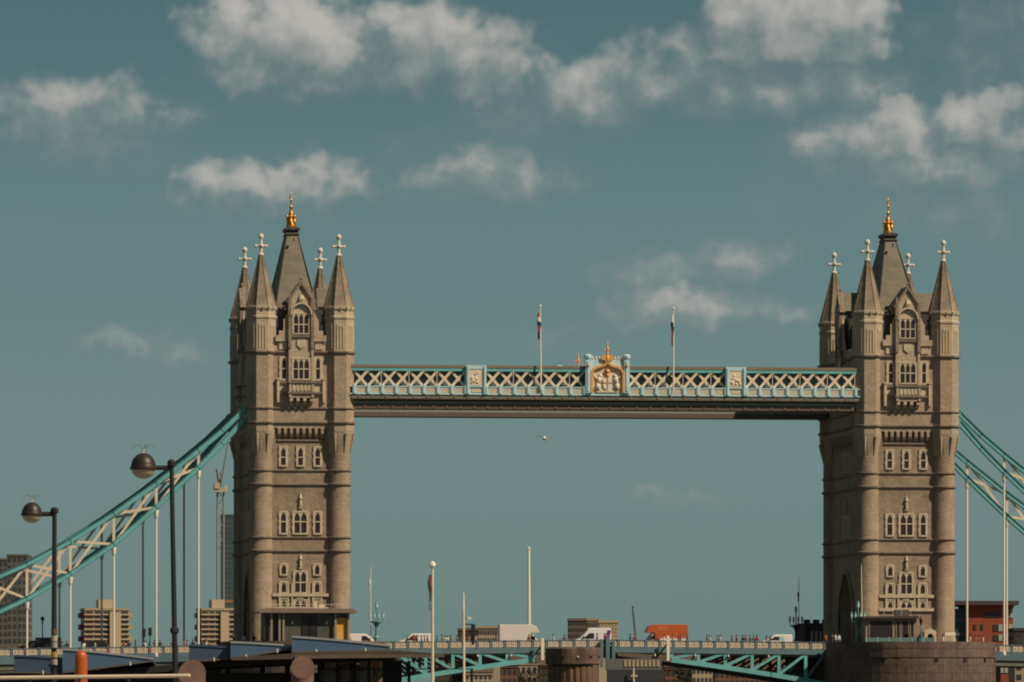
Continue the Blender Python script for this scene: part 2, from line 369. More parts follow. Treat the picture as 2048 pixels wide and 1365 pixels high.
    for ax in ((1, 0), (0, 1)):
        for s_ in (-1, 1):
            p = Vector((ax[0]*s_, ax[1]*s_, 0))
            m.tube(Vector((0, 0, z+1.35))+p*.1, Vector((0, 0, z+1.35))+p*.68, .17, .15, 6)
            m.ball(Vector((0, 0, z+1.35))+p*.72, .22, 6)
    FM = m.mesh('finial_cross', WHITES)
    m = MB(); 
    for x in (-.42, -.02, .38): m.box(x-.045, x+.045, -.09, .02, 0, 3.1)
    m.box(-.465, .425, -.09, .02, 3.1, 3.22); m.prism([(-.42, 3.1), (-.2, 2.75), (0, 3.1)], 'y', -.06, .02); m.prism([(.38, 3.1), (.18, 2.75), (0, 3.1)], 'y', -.06, .02)
    BP = m.mesh('blind_panel', PALE)
    for i, (cx, cy) in enumerate(CORN):
        o = ob('turret', TM, t, (cx, cy, 0)); ob('spire', SM, o); ob('finial_cross', FM, o)
        for k in range(8):
            a = k*math.pi/4
            ob('blind_panel', BP, o, (OA*math.sin(a), -OA*math.cos(a), zt(698)), a)
    # faces
    for fc in ('f', 'l', 'r', 'b'):
        rz, hw, hd = FACES[fc]
        # corbel table with seven deep gaps
        n = 7 if fc in 'fb' else 18; wd = 5.75*(1 if n == 7 else 2.95); st = wd/n
        m = MB(); m.prism([(-.66, 1.5), (-.66, .75), (-.45, .35), (-.2, .12), (.05, 0), (.05, 1.5)], 'x', -.2, .2)
        m.box(-.25, .25, -.68, .03, 1.28, 1.5)
        cm = m.mesh('corbel', UPPER)
        for i in range(n+1): fplace(ob('corbel', cm, t), fc, (i-n/2)*st, PL, zt(879))
        m = MB(); m.box(-wd/2-.3, wd/2+.3, -.2, .05, -.12, .12); fplace(m.build('corbel_ledge', BELT, t), fc, 0, PL, zt(881))
        # oriel bay running up into the dormer
        m = MB(); z0, z1 = zt(797), zt(668); m.box(-1.6, 1.6, -.95, .05, 0, zt(765)-z0); m.box(-1.55, 1.55, -.35, .05, zt(765)-z0, z1-z0)
        for x in (-1.5, 1.5): m.box(x-.16, x+.16, -1.08, -.9, .05, zt(766)-z0); m.box(x-.16, x+.16, -.52, -.3, zt(765)-z0, z1-z0+1.2)
        fplace(m.build('oriel_bay', DRESS, t), fc, 0, PU, z0)
        for y, wdt in ((766, 3.3), (787, 3.3), (674, 1.9)):
            m = MB(); pj = 1.18 if wdt > 3 else .6; m.box(-1.8, 1.8, -pj, .04, -.13, .13)
            if wdt > 3: m.box(-wdt, -1.79, -.36, .04, -.12, .12); m.box(1.79, wdt, -.36, .04, -.12, .12)
            fplace(m.build('ledge', BELT, t), fc, 0, PU, zt(y))
        for x in (-2.5, 2.5): m = MB(); m.box(-.78, .78, -.1, .04, 0, 1.2); fplace(m.build('carved_panel', PALE, t), fc, x, PU, zt(786.5)+.1)
        m = MB(); m.box(-1.25, 1.2, -.97, -.92, .1, 1.05)
        for i in range(5): m.box(-1.2+.52*i, -.95+.52*i, -1.03, -.92, .15, 1.0)
        fplace(m.build('carved_panel', PALE, t), fc, 0, PU, zt(786.5)+.1)
        for s_ in (-1, 1):
            m = MB(); m.box(-.16, .16, -.42, .04, 0, 3.0); m.box(-.24, .24, -.5, .04, 3.0, 3.2)
            fplace(m.build('side_pilaster', PALE, t), fc, s_*3.05, PU, zt(806))
        m = MB(); m.prism([(-.92, .9), (-.92, .5), (-.5, .28), (-.1, 0), (.04, 0), (.04, .9)], 'x', -.2, .2); cb = m.mesh('bracket', PALE)
        for x in (-1.35, -.45, .45, 1.35): fplace(ob('bracket', cb, t), fc, x, PU, zt(811))
        win(t, fc, 0, PU+.35, 759, 720, 2.05, 3, 2, .22, .5, proud=.14)
        for s_ in (-1, 1): win(t, fc, s_*2.28, PU, 759, 718, .52, 1, 2, .32, .5)
        # shields on the parapet band
        m = MB(); m.prism([(-.55, 1.25), (-.55, .5), (0, .05), (.55, .5), (.55, 1.25)], 'y', -.5, -.34)
        for x in (-2.4, 2.4): m.box(x-.5, x+.5, -.08, .1, .0, 1.3)
        fplace(m.build('carved_shield', PALE, t), fc, 0, PU, zt(700))
        # dormer gable
        d = MB(); zb = zt(684); e, a_ = zt(603)-zb, zt(569)-zb
        d.prism([(-1.62, 0), (1.62, 0), (1.62, e), (0, a_), (-1.62, e)], 'y', -.36, .0)
        for s_ in (-1, 1):
            d.box(s_*1.62, s_*2.35, -.3, -.05, 0, zt(640)-zb); d.box(s_*2.35, s_*2.95, -.28, -.06, 0, zt(663)-zb); d.box(s_*2.95, s_*3.4, -.28, -.07, 0, zt(672)-zb)
            d.prism([(s_*1.62, zt(640)-zb), (s_*2.2, zt(640)-zb), (s_*1.62, zt(620)-zb)], 'y', -.28, -.08)
        dd = fplace(d.build('dormer', DRESS, t), fc, 0, PU, zb)
        d = MB()
        for s_ in (-1, 1):
            d.bar((s_*1.85, -.25, e-.25), (0, -.25, a_+.18), .3, .8)
            d.box(s_*1.5-.2, s_*1.5+.2, -.68, -.28, -.9, e+.2); d.lathe([(.3, e+.2), (.3, e+.4), (.03, e+1.25)], 4, s_*1.5, -.48, math.pi/4)
            for k in (.3, .6, .85): d.ball((s_*1.85*(1-k), -.25, e-.1+(a_-e+.4)*k), .16, 6)
        d.lathe([(.14, a_), (.1, a_+.5), (.24, a_+.65), (.03, a_+1.0)], 6, 0, -.25)
        d.build('gable_coping', SPIRE, dd)
        d = MB()
        for i in range(10):
            a0, a1 = math.pi*i/10, math.pi*(i+1)/10; r = 1.28; zc = zt(632)-zb+.05
            def q(a, rr): return (rr*math.cos(a), zc+rr*1.12*math.sin(a))
            d.prism([q(a0, r), q(a1, r), q(a1, r+.2), q(a0, r+.2)], 'y', -.8, -.34)
        d.build('arch_hood', PALE, dd)
        d = MB(); d.box(-1.05, 1.05, -.4, -.34, zt(629)-zb, zt(612)-zb); d.lathe([(.34, zt(600)-zb-.4), (.5, zt(600)-zb), (.3, zt(600)-zb+.5)], 6, 0, -.38)
        d.build('carved_tympanum', PALE, dd)
        win(t, fc, 0, PU+.36, 668, 630, 1.95, 3, 2, .18, .46, proud=.14)
        m = MB(); m.prism([(-1.9, 0), (1.9, 0), (0, a_-e+.35)], 'y', .02, 4.2 if fc in 'fb' else 3.0); m.box(-1.5, 1.5, .03, 4.0 if fc in 'fb' else 2.9, -e, 0)
        fplace(m.build('dormer_roof', SLATE, t), fc, 0, PU, zb+e)
        for s_ in (-1, 1): m = MB(); m.box(s_*1.7, s_*3.5, .35, 1.3, -.3, zt(620)-zb); fplace(m.build('void_shade_box', LEADM, t), fc, 0, PU, zb)  # dark boxes added behind the dormer shoulders so the voids read as shaded
        # three windows under the corbel table
        for u in (-2.3, 0, 2.3): win(t, fc, u, PL, 931, 896, .62, 1, 2, .26, .45)
        for s_ in (-1, 1): win(t, fc, s_*2.28, PL, 1066.5, 1025.5, .65, 1, 2, .27, .55)
        win(t, fc, 0, PL, 1066.5, 1025.5, 1.6, 2, 2, .27, .55)
        nich = [1017]
        if fc in 'fb':
            nich.append(1138)
            for s_ in (-1, 1):
                win(t, fc, s_*2.23, PL, 1149, 1130, .6, 1, 1, .25)
                win(t, fc, s_*2.23, PL, 1185, 1165.5, .6, 1, 1, .25)
                win(t, fc, s_*2.23, PL, 1214, 1202, .6, 1, 1, .25)
            win(t, fc, 0, PL, 1185, 1144, 1.45, 2, 2, .25, .48)
            win(t, fc, 0, PL, 1214, 1202, 1.45, 2, 1, .25)
            for x in (-2.8, -1.66, -1.12, 1.12, 1.66, 2.8): m = MB(); m.box(-.09, .09, -.2, .04, 0, 3.4); fplace(m.build('stone_strip', PALE, t), fc, x, PL, zt(1216))
            for y in (1190.5, 1217.5):
                m = MB(); m.box(-3.75, 3.75, -.27, .05, -.2, .2); fplace(m.build('stone_band', PALE, t), fc, 0, PL, zt(y))
            m = MB()
            for x in (-2.23, 0, 2.23):
                for k in range(3): m.box(x-.42+.3*k-.06, x-.42+.3*k+.18, -.16, .02, 0, .5)
            fplace(m.build('carved_frieze', PALE, t), fc, 0, PL, zt(1201))
        for y in nich:
            m = MB(); m.prism([(-.1, -.3), (-.42, 0), (-.42, .15), (.05, .15), (.05, -.3)], 'x', -.3, .3)
            m.lathe([(.2, .15), (.24, .6), (.2, .95), (.22, 1.15), (.09, 1.28), (.13, 1.42), (.03, 1.55)], 8, 0, -.25)
            m.lathe([(.34, 1.62), (.3, 1.8), (.03, 2.5)], 6, 0, -.2)
            o = fplace(m.build('niche_statue', PALE, t), fc, 0, PL, zt(y)); o.scale = (.75, .75, .8)
    # main roof
    m = MB()
    def rect(x, y, z): return [(-x, -y, z), (x, -y, z), (x, y, z), (-x, y, z)]
    m.rings([rect(3.75, 9.6, zt(684)), rect(3.05, 8.3, zt(628)), rect(1.85, 4.9, zt(543)), rect(.74, 1.75, zt(458))])
    rf = m.build('roof', SLATE, t)
    m = MB(); m.rings([rect(.8, 1.8, zt(461)), rect(.95, 2.0, zt(457)), rect(.75, 1.7, zt(452)), rect(1.0, 2.0, zt(448)), rect(1.0, 2.0, zt(444)), rect(.5, .9, zt(440))])
    m.box(-.06, .06, -3.6, -3.1, zt(472), zt(466)); m.build('roof_collar', LEADM, rf)
    m = MB()
    for sx in (-1, 1):
        for sy in (-1, 1): m.tube((sx*3.05, sy*8.3, zt(628)), (sx*.74, sy*1.75, zt(458)), .1, .08, 6)
    m.build('hip_ridge', LEADM, rf)
    m = MB(); z = zt(442)
    m.smooth = True
    m.lathe([(.62, z), (.7, z+.3), (.42, z+.7), (.5, z+1.1), (.36, z+1.5), (.42, z+1.8), (.22, z+2.2), (.16, z+2.7), (.26, z+2.8), (.12, z+2.95), (.09, z+3.6), (.2, z+3.7), (.08, z+3.85), (.07, z+4.5), (.03, z+5.0)], 10)
    for k in range(6):
        a = R(60*k+20); c = Vector((math.cos(a), math.sin(a), 0))
        m.tube(c*.55+Vector((0, 0, z+.1)), c*.58+Vector((0, 0, z+1.3)), .1, .15, 6); m.ball(c*.6+Vector((0, 0, z+1.5)), .2, 8, 1.3)
    for ax in ((1, 0, 0), (0, 1, 0)):
        v = Vector(ax); m.tube(v*-.26+Vector((0, 0, z+4.15)), v*.26+Vector((0, 0, z+4.15)), .08, .08, 6)
    m.build('gilded_finial', GOLD, t)
    return t
TL = make_tower(); TR = copy_tree(TL); TR.location.x = 41
TL['label'] = 'gothic stone bridge tower beside the tower crane and glass tower block'
TR['label'] = 'gothic stone bridge tower standing above the fully visible round stone pier'
for o in (TL, TR): o['group'] = 'bridge towers'

# ------------------------------------------------------------------ piers
def make_pier(X, label):
    t = thing('bridge_pier', label, 'pier', (X, 0, 0), group='bridge piers')
    def plan(w_, nose):
        p = []
        for i in range(17):
            a = math.pi*i/16; p.append((-w_*math.cos(a), -20-nose*math.sin(a)))
        return p+[(-x, -y) for x, y in p]
    def course(name, o, z0, z1, m_):
        m = MB(); m.prism(plan(10.65+o, 9+o), 'z', z0, z1); return m.build(name, m_, t)
    course('footing', .5, -3, 3.4, PIERS); course('pier_body', 0, 3.4, 11.3, PIERS); course('string_course', .12, 11.3, 11.5, PIERS); course('pier_head', .02, 11.5, 12.55, PIERS)
    m = MB(); pa, pb = plan(10.7, 9.05), plan(10.2, 8.55); n = len(pa)
    for i in range(n):
        j = (i+1) % n
        if abs(pa[i][1]-pa[j][1]) > 15: # leave the sides open where the road crosses
            for y0, y1 in ((-20, -12), (12, 20)):
                x = pa[i][0]; m.box(min(x, x*.953), max(x, x*.953), y0, y1, 12.5, 13.35)
            continue
        m.add([(*pa[i], 12.5), (*pa[j], 12.5), (*pb[j], 12.5), (*pb[i], 12.5), (*pa[i], 13.35), (*pa[j], 13.35), (*pb[j], 13.35), (*pb[i], 13.35)],
              [(0,1,2,3), (4,5,6,7), (0,1,5,4), (2,3,7,6), (1,2,6,5), (3,0,4,7)])
    m.build('parapet_wall', PIERS, t)
    m = MB(); m.box(-.28, .28, -.25, .25, -.28, .28); hm = m.mesh('drain_hole', BLACKM)
    for a in (56, 95, 118, 140, 160):
        a = R(a); ob('drain_hole', hm, t, (-10.46*math.cos(a), -20-8.81*math.sin(a), 10.9), a-math.pi/2)
    # curved granite blocks, told apart by their joints
    rnd = random.Random(int(X)+90)
    for row in range(7):
        z0 = 4.2+row*1.0
        for k in range(13):
            a0 = math.pi*(k+(.5 if row % 2 else 0)+rnd.uniform(-.02,.02))/13.5+.01; a1 = a0+math.pi/13.5-.006
            if a1 > math.pi: continue
            o = .018+rnd.random()*.02; vs = []
            for zz in (z0+.018, z0+.982):
                for rr in (-.1, o):
                    for a in (a0, (a0+a1)/2, a1): vs.append((-(10.65+rr)*math.cos(a), -20-(9+rr)*math.sin(a), zz))
            m = MB(); m.add(vs, [(3,4,10,9), (4,5,11,10), (0,3,9,6), (2,8,11,5), (9,10,7,6), (10,11,8,7), (0,1,4,3), (1,2,5,4)]); m.build('granite_block', PIERS, t)
    return t
make_pier(-41, 'round stone river pier hidden behind the blue canopies'); make_pier(41, 'round brown stone pier with drain holes below the glazed cabin')

# ------------------------------------------------------------------ high level walkways
def make_walkway(sgn, label):
    t = thing('high_walkway', label, 'walkway', (0, 0, 44.5), group='high level walkways')
    ZW = 44.5; yo = 14.0
    def bx(name, m_, x0, x1, d0, d1, z0, z1):       # d measured inward from the outer plane
        m = MB(); m.box(x0, x1, sgn*(yo-d0), sgn*(yo-d1), z0-ZW, z1-ZW); return m.build(name, m_, t)
    L = 34.2
    bx('roof', mat('walkway_roof', (.20, .165, .13), .8, .1, 1), -L, L, .25, 4.6, 49.93, 50.32)
    bx('top_chord', TEAL, -L, L, .3, .75, 49.52, 49.9); bx('back_wall', mat('walkway_back', (.10, .15, .15), .4, .2, .8), -L, L, 3.6, 3.75, 47.3, 49.9)
    bx('inner_glazing', MATS['walkway_back'], -L, L, 1.05, 1.12, 47.5, 49.5)
    bx('floor_deck', GREYG, -L, L, .8, 4.4, 46.4, 46.75)
    bx('bottom_chord', PBLUE, -L-.3, L+.3, -.08, .7, 46.36, 46.52); bx('parapet_rail', PBLUE, -L-.3, L+.3, -.04, .5, 47.36, 47.5)
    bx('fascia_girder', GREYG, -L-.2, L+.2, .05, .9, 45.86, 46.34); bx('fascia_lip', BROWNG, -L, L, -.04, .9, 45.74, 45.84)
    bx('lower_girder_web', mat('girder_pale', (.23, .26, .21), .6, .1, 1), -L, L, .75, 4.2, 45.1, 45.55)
    bx('lower_girder_flange', BROWNG, -L, L, .55, 4.4, 44.5, 45.06); bx('gap_shade_fill', BLACKM, -L, L, 1.1, 4.0, 45.5, 45.9)  # black box stands in for the shade between fascia and lower girder
    # riveted joint plates along the girders
    m = MB(); m.box(-.1, .1, -.05, .03, 0, .42); jp = m.mesh('joint_plate', mat('rusty_plate', (.22, .12, .07), .7, .2, 2))
    x = -33
    rz = 0 if sgn > 0 else math.pi
    def o_at(name, me, x, d, z): return ob(name, me, t, (x, sgn*(yo-d), z-ZW), math.pi if sgn > 0 else 0)
    x = -33.3
    while x < 33.5:
        o_at('joint_plate', jp, x, .03, 45.9); o_at('joint_plate', jp, x+.9, .53, 44.62); x += 1.83
    secs = [(-33.9, -18.95), (-16.2, -2.95), (2.95, 16.2), (18.95, 33.9)]
    cell = 1.83
    m = MB(); w_ = 1.98; h_ = 1.98
    b1 = MB(); b1.bar((-cell/2, 0, 0), (cell/2, 0, 2.02), .33, .14); b1 = b1.mesh('lattice_bar', CREAM)
    b2 = MB(); b2.bar((cell/2, 0, 0), (-cell/2, 0, 2.02), .33, .14); b2 = b2.mesh('lattice_bar', CREAM)
    bo = MB(); bo.prism([(.34*math.cos(R(45*k)), .34*math.sin(R(45*k))) for k in range(8)], 'y', -.1, .1); bo = bo.mesh('rosette', CREAM)
    pm = MB(); pm.box(-cell/2+.2, cell/2-.2, -.02, .04, 0, .86)
    pm.k = 1
    for k in range(5): pm.box(-.55+.24*k, -.43+.24*k, -.06, .0, .2, .62)
    pm.box(-.62, .62, -.05, .0, .12, .19); pm.box(-.62, .62, -.05, .0, .63, .7)
    pm = pm.mesh('parapet_panel', PBLUE, mat('panel_gilding', (.68, .50, .32), .6, .1, 3))
    po = MB(); po.box(-.22, .22, -.14, .06, -.02, .98); po.box(-.1, .1, -.2, .0, .0, .92); po.lathe([(.14, .98), (.16, 1.1), (.03, 1.22)], 6, 0, -.05)
    po = po.mesh('parapet_pilaster', PBLUE)
    for (a, b) in secs:
        n = round((b-a)/cell); st = (b-a)/n
        for i in range(n):
            c = a+st*(i+.5)
            o_at('lattice_bar', b1, c, .42, 47.5); o_at('lattice_bar', b2, c, .60, 47.5)
            o_at('rosette', bo, c, .5, 48.52)
            o_at('parapet_panel', pm, c, .06, 46.5)
        for i in range(n+1): o_at('parapet_pilaster', po, a+st*i, .0, 46.5)
        sp = MB(); sp.tube((0, 0, 0), (0, 0, 2.0), .045, .045, 6); sp = sp.mesh('thin_rod', WHITE)
        for i in range(1, n, 2): o_at('thin_rod', sp, a+st*(i+.95), .3, 47.5)
    for c in (-17.55, 17.55):          # framed blue panels
        m = MB(); s_ = -1
        m.box(-1.36, -.9, -.3, .3, 0, 3.85); m.box(.9, 1.36, -.3, .3, 0, 3.85); m.box(-.9, .9, -.26, .3, 3.35, 3.85); m.box(-.9, .9, -.26, .3, .95, 1.15); m.box(-.9, .9, -.1, .3, 0, .95)
        m.box(-1.2, -1.06, -.4, -.28, .1, 3.7); m.box(1.06, 1.2, -.4, -.28, .1, 3.7)
        f = o_at('framed_panel', m.mesh('framed_panel', PBLUE), c, .1, 46.45)
        m = MB(); m.box(-.86, .86, -.2, .1, 1.2, 3.3)
        for k in range(9):
            m.ball((random.uniform(-.6, .6), -.16, random.uniform(1.5, 3.0)), .2, 6)
        m.build('relief', CREAM, f)
        m = MB(); m.box(-.6, .6, -.16, -.08, .25, .7); m.build('gilt_strip', MATS['panel_gilding'], f)
    # central crest with ogee arch and coat of arms
    c = o_at('crest', None, 0.15, .1, 46.45)
    m = MB(); m.box(-2.95, 2.95, -.1, .3, 0, .25); m.box(-2.3, 2.3, -.05, .3, .25, 4.55); m.box(-2.3, 2.3, -.02, .3, 4.55, 4.75); m.build('crest_back', PBLUE, c)
    for s_ in (-1, 1):
        m = MB(); x = s_*2.62; m.box(x-.34, x+.34, -.4, .3, .25, 4.75); m.box(x-.12, x+.12, -.5, -.38, .5, 4.5); m.lathe([(.36, 4.75), (.52, 4.9), (.55, 5.25), (.4, 5.4), (.05, 5.5)], 8, x, -.05)
        p = m.build('crest_pillar', PBLUE, c)
        m = MB(); m.lathe([(.16, 3.75), (.2, 4.0), (.05, 4.15)], 6, x, -.45); m.build('gilt_boss', GOLDP, p)
    m = MB(); m.box(-2.1, 2.1, -.1, .0, .3, 3.2); m.prism([(-2.1, 3.2), (2.1, 3.2), (1.3, 3.75), (.3, 4.1), (0, 4.5), (-.3, 4.1), (-1.3, 3.75)], 'y', -.1, 0); m.build('tympanum', CREAM, c)
    m = MB(); og = [(-2.15, .3), (-2.15, 2.9), (-1.95, 3.35), (-1.4, 3.7), (-.6, 3.9), (-.2, 4.15), (0, 4.6)]
    for k in range(len(og)-1):
        for s_ in (-1, 1): m.bar((s_*og[k][0], -.25, og[k][1]), (s_*og[k+1][0], -.25, og[k+1][1]), .3, .4+.02*k)
    m.build('ogee_arch', GOLDP, c)
    m = MB(); m.lathe([(.2, 4.5), (.28, 5.0), (.16, 5.3), (.14, 5.9), (.2, 6.2), (.12, 6.5), (.1, 7.0), (.02, 7.2)], 8, 0, -.2)
    for s_ in (-1, 1):
        m.prism([(s_*.1, 4.5), (s_*.75, 4.75), (s_*.85, 5.15), (s_*.6, 5.45), (s_*.35, 5.3), (s_*.12, 4.95)], 'y', -.35, -.05)
        m.tube((s_*.1, -.2, 6.05), (s_*.38, -.2, 6.05), .1, .14, 6)
    m.build('gilt_finial', GOLDP, c)
    ck = MB(); ck.lathe([(.1, 0), (.16, .2), (.08, .4), (.02, .5)], 6); ck = ck.mesh('cresting_knob', CREAM)
    for x in (-1.95, -1.5, -1.05, 1.05, 1.5, 1.95): ob('cresting_knob', ck, c, (x, .05, 4.72))
    sh = MB(); sh.prism([(-.62, 2.3), (-.62, 1.3), (-.4, .85), (0, .55), (.4, .85), (.62, 1.3), (.62, 2.3)], 'y', -.28, -.1); sh = sh.build('shield', WHITE, c)
    m = MB(); m.box(-.1, .1, -.31, -.29, .75, 2.25); m.box(-.58, .58, -.312, -.292, 1.5, 1.72); m.build('red_cross', mat('faded_heraldic_red', (.45, .22, .16), .6, .1, 3), sh)
    for s_ in (-1, 1):
        m = MB(); m.smooth = True
        m.ball((s_*1.0, -.12, 2.55), .27, 8); m.ball((s_*1.15, -.12, 1.95), .4, 8, 1.4); m.ball((s_*1.3, -.12, 1.1), .42, 8, 1.4)
        m.tube((s_*1.05, -.18, 2.2), (s_*.65, -.22, 2.0), .13, .1, 6); m.tube((s_*1.2, -.15, .95), (s_*.95, -.15, .45), .16, .12, 6); m.tube((s_*1.45, -.12, 2.1), (s_*1.85, -.1, 2.75), .22, .06, 6)
        m.build('supporter', mat('heraldic_silver', (.6, .52, .42), .6, .2, 3), c)
    m = MB(); m.smooth = True; m.ball((0, -.15, 2.65), .33, 8, 1.1); m.lathe([(.36, 2.95), (.3, 3.1), (.42, 3.3), (.1, 3.5)], 8, 0, -.12); m.build('helm', GOLDP, c)
    m = MB(); m.box(-1.5, 1.5, -.24, -.1, .34, .56); m.build('motto_scroll', CREAM, c)
    return t
make_walkway(-1, 'pale blue lattice walkway with the complete crest and both flagpoles rising before it')
make_walkway(1, 'partly hidden lattice walkway whose gilt finial peeps over the other roof')

# ------------------------------------------------------------------ suspension chains
UP = [(492.5,816),(445,862),(397,902),(312.5,968),(227.6,1028),(140.7,1083),(53.8,1129),(-29,1165),(-112,1192),(-195,1212),(-278,1226)]
LO = [(489,838),(445,888),(397,936),(312.5,1015),(227.6,1089),(140.7,1148),(53.8,1198),(-29,1236),(-112,1262),(-195,1279),(-278,1290)]
UPX = [on(x, y, -12.5) for x, y in UP]; LOX = [on(x, y, -12.5) for x, y in LO]
def make_chain(side, Y, label):          # side -1 / +1 along the bridge
    t = thing('suspension_chain', label, 'suspension chain', (side*-UPX[0].x*1.0, Y, 0), group='suspension chains')
    bx = t.location.x
    def q(p): return Vector((side*-p.x-bx, 0, p.z))
    for nm, pts in (('upper_chord', UPX), ('lower_chord', LOX)):
        for i in range(len(pts)-1):
            a, b = q(pts[i]), q(pts[i+1]); m = MB(); d = (b-a).normalized()*.05
            m.bar(a-d, b+d, .52, .5)
            n = Vector((-(b-a).z, 0, (b-a).x)).normalized()
            if n.z < 0: n = -n
            m.k = 1; m.bar(a-d+n*.3, b+d+n*.3, .09, .72); m.bar(a-d-n*.3, b+d-n*.3, .09, .72)
            m.build(nm, [TEAL, TEALD], t)
    for i in range(2, len(UP)):
        a, b = q(UPX[i]), q(LOX[i])
        m = MB(); m.bar(a-Vector((0,0,.3)), b+Vector((0,0,.3)), .36, .3); m.build('web_post', CREAM, t)
        if i < len(UP)-1:
            a2, b2 = q(UPX[i+1]), q(LOX[i+1])
            for k, (p, r) in enumerate(((a, b2), (b, a2))):
                d = (r-p).normalized()*.45; m = MB(); m.bar(p+d, r-d, .34, .22+.04*k); m.build('web_brace', CREAM, t)
        zd = deckz(side*-LOX[i].x)
        if b.z > zd+.6:
            m = MB(); m.tube(b-Vector((0, 0, .3)), (b.x, 0, zd-.3), .14, .14, 8)
            m.lathe([(.17, b.z-1.5), (.26, b.z-1.2), (.34, b.z-.5), (.2, b.z-.3)], 8, b.x, 0); m.lathe([(.17, zd+.2), (.28, zd+.1), (.28, zd-.3)], 8, b.x, 0)
            m.build('hanger_rod', WHITE, t)
    # stone saddle fixing running into the tower
    m = MB(); a, b = q(UPX[0]), q(LOX[0]); e = Vector((-2.4*(1 if side > 0 else -1), 0, 1.6)); m.bar((a+b)/2, (a+b)/2+e, 1.9, .6); m.build('end_link', TEAL, t)
    return t
PZ = [(-120,11.9),(-85,12.4),(-54,12.95),(-30.4,13.5),(0,13.8),(30.4,13.5),(54,13.15),(85,12.6),(120,12.0)]
def parz(X):
    for (a, za), (b, zb) in zip(PZ, PZ[1:]):
        if X <= b: return za+(zb-za)*(X-a)/(b-a)
    return PZ[-1][1]
def deckz(X): return parz(X)-1.15
make_chain(-1, -12.5, 'turquoise suspension chain truss with sunlit white bracing behind the street lamps')
make_chain(-1, 12.5, 'shaded suspension chain half hidden behind the sunlit one past the street lamps')
make_chain(1, -12.5, 'turquoise suspension chain rising highest on the tower next to the orange brick building')
make_chain(1, 12.5, 'lower looking suspension chain with a long hanger before the orange brick building')

# ------------------------------------------------------------------ decks, parapets, bascules
cell = 1.83
def par_panel():
    m = MB(); m.box(-.77, .77, -.03, .03, .12, .99); m.k = 1
    m.box(-.72, .72, -.09, -.03, .2, .27); m.box(-.72, .72, -.09, -.03, .82, .89)
    for k in (-.62, -.3, .3, .62): m.box(k-.07, k+.07, -.085, -.03, .27, .82)
    for c in (-.46, .46, 0):
        for j in range(8):
            a, b = R(45*j), R(45*j+45); r0, r1 = .12, .21
            m.prism([(c+r0*math.cos(a), .545+r0*1.2*math.sin(a)), (c+r1*math.cos(a), .545+r1*1.2*math.sin(a)), (c+r1*math.cos(b), .545+r1*1.2*math.sin(b)), (c+r0*math.cos(b), .545+r0*1.2*math.sin(b))], 'y', -.1, -.03)
    return m.mesh('parapet_panel', mat('panel_backing_cream', (.40, .36, .285), .6, .1, 2), CREAM)  # backing plate in a slightly darker cream than the relief
PPM = par_panel()
m = MB(); m.box(-.15, .15, -.16, .1, 0, 1.12); m.box(-.2, .2, -.2, .12, 1.0, 1.16); PPO = m.mesh('parapet_post', DKBLUE)
RED = mat('heraldic_red', (.4, .05, .05), .6)
m = MB(); m.prism([(-.13, .75), (-.13, .5), (0, .35), (.13, .5), (.13, .75)], 'y', -.2, -.15); SHM = m.mesh('red_shield', RED)
def parapet(t, X0, X1, Y, ox, flip=False, shields=0):
    n = round((X1-X0)/cell); st = (X1-X0)/n; rz = math.pi if flip else 0
    for i in range(n+1):
        X = X0+st*i; z = deckz(X); p = ob('parapet_post', PPO, t, (X-ox, Y, z), rz)
        if shields and i % shields == 1: ob('red_shield', SHM, p)
        if i < n:
            zc = deckz(X+st/2); ob('parapet_panel', PPM, t, (X+st/2-ox, Y, zc), rz)
            for nm, z0, z1, w_ in (('handrail', 1.0, 1.1, .12), ('bottom_rail', .02, .14, .1)):
                m = MB(); a, b = deckz(X)-zc, deckz(X+st)-zc; m.prism([(-st/2, z0+a), (st/2, z0+b), (st/2, z1+b), (-st/2, z1+a)], 'y', -w_, w_); m.build(nm, DKBLUE, t, (X+st/2-ox, Y, zc))
def strip(t, name, mt, X0, X1, Y0, Y1, d0, d1, ox, n=8):
    m = MB()
    pts = [X0+(X1-X0)*i/n for i in range(n+1)]
    m.rings([[(X-ox, Y0, deckz(X)+d0), (X-ox, Y1, deckz(X)+d0), (X-ox, Y1, deckz(X)+d1), (X-ox, Y0, deckz(X)+d1)] for X in pts])
    return m.build(name, mt, t)
BW = 11.0
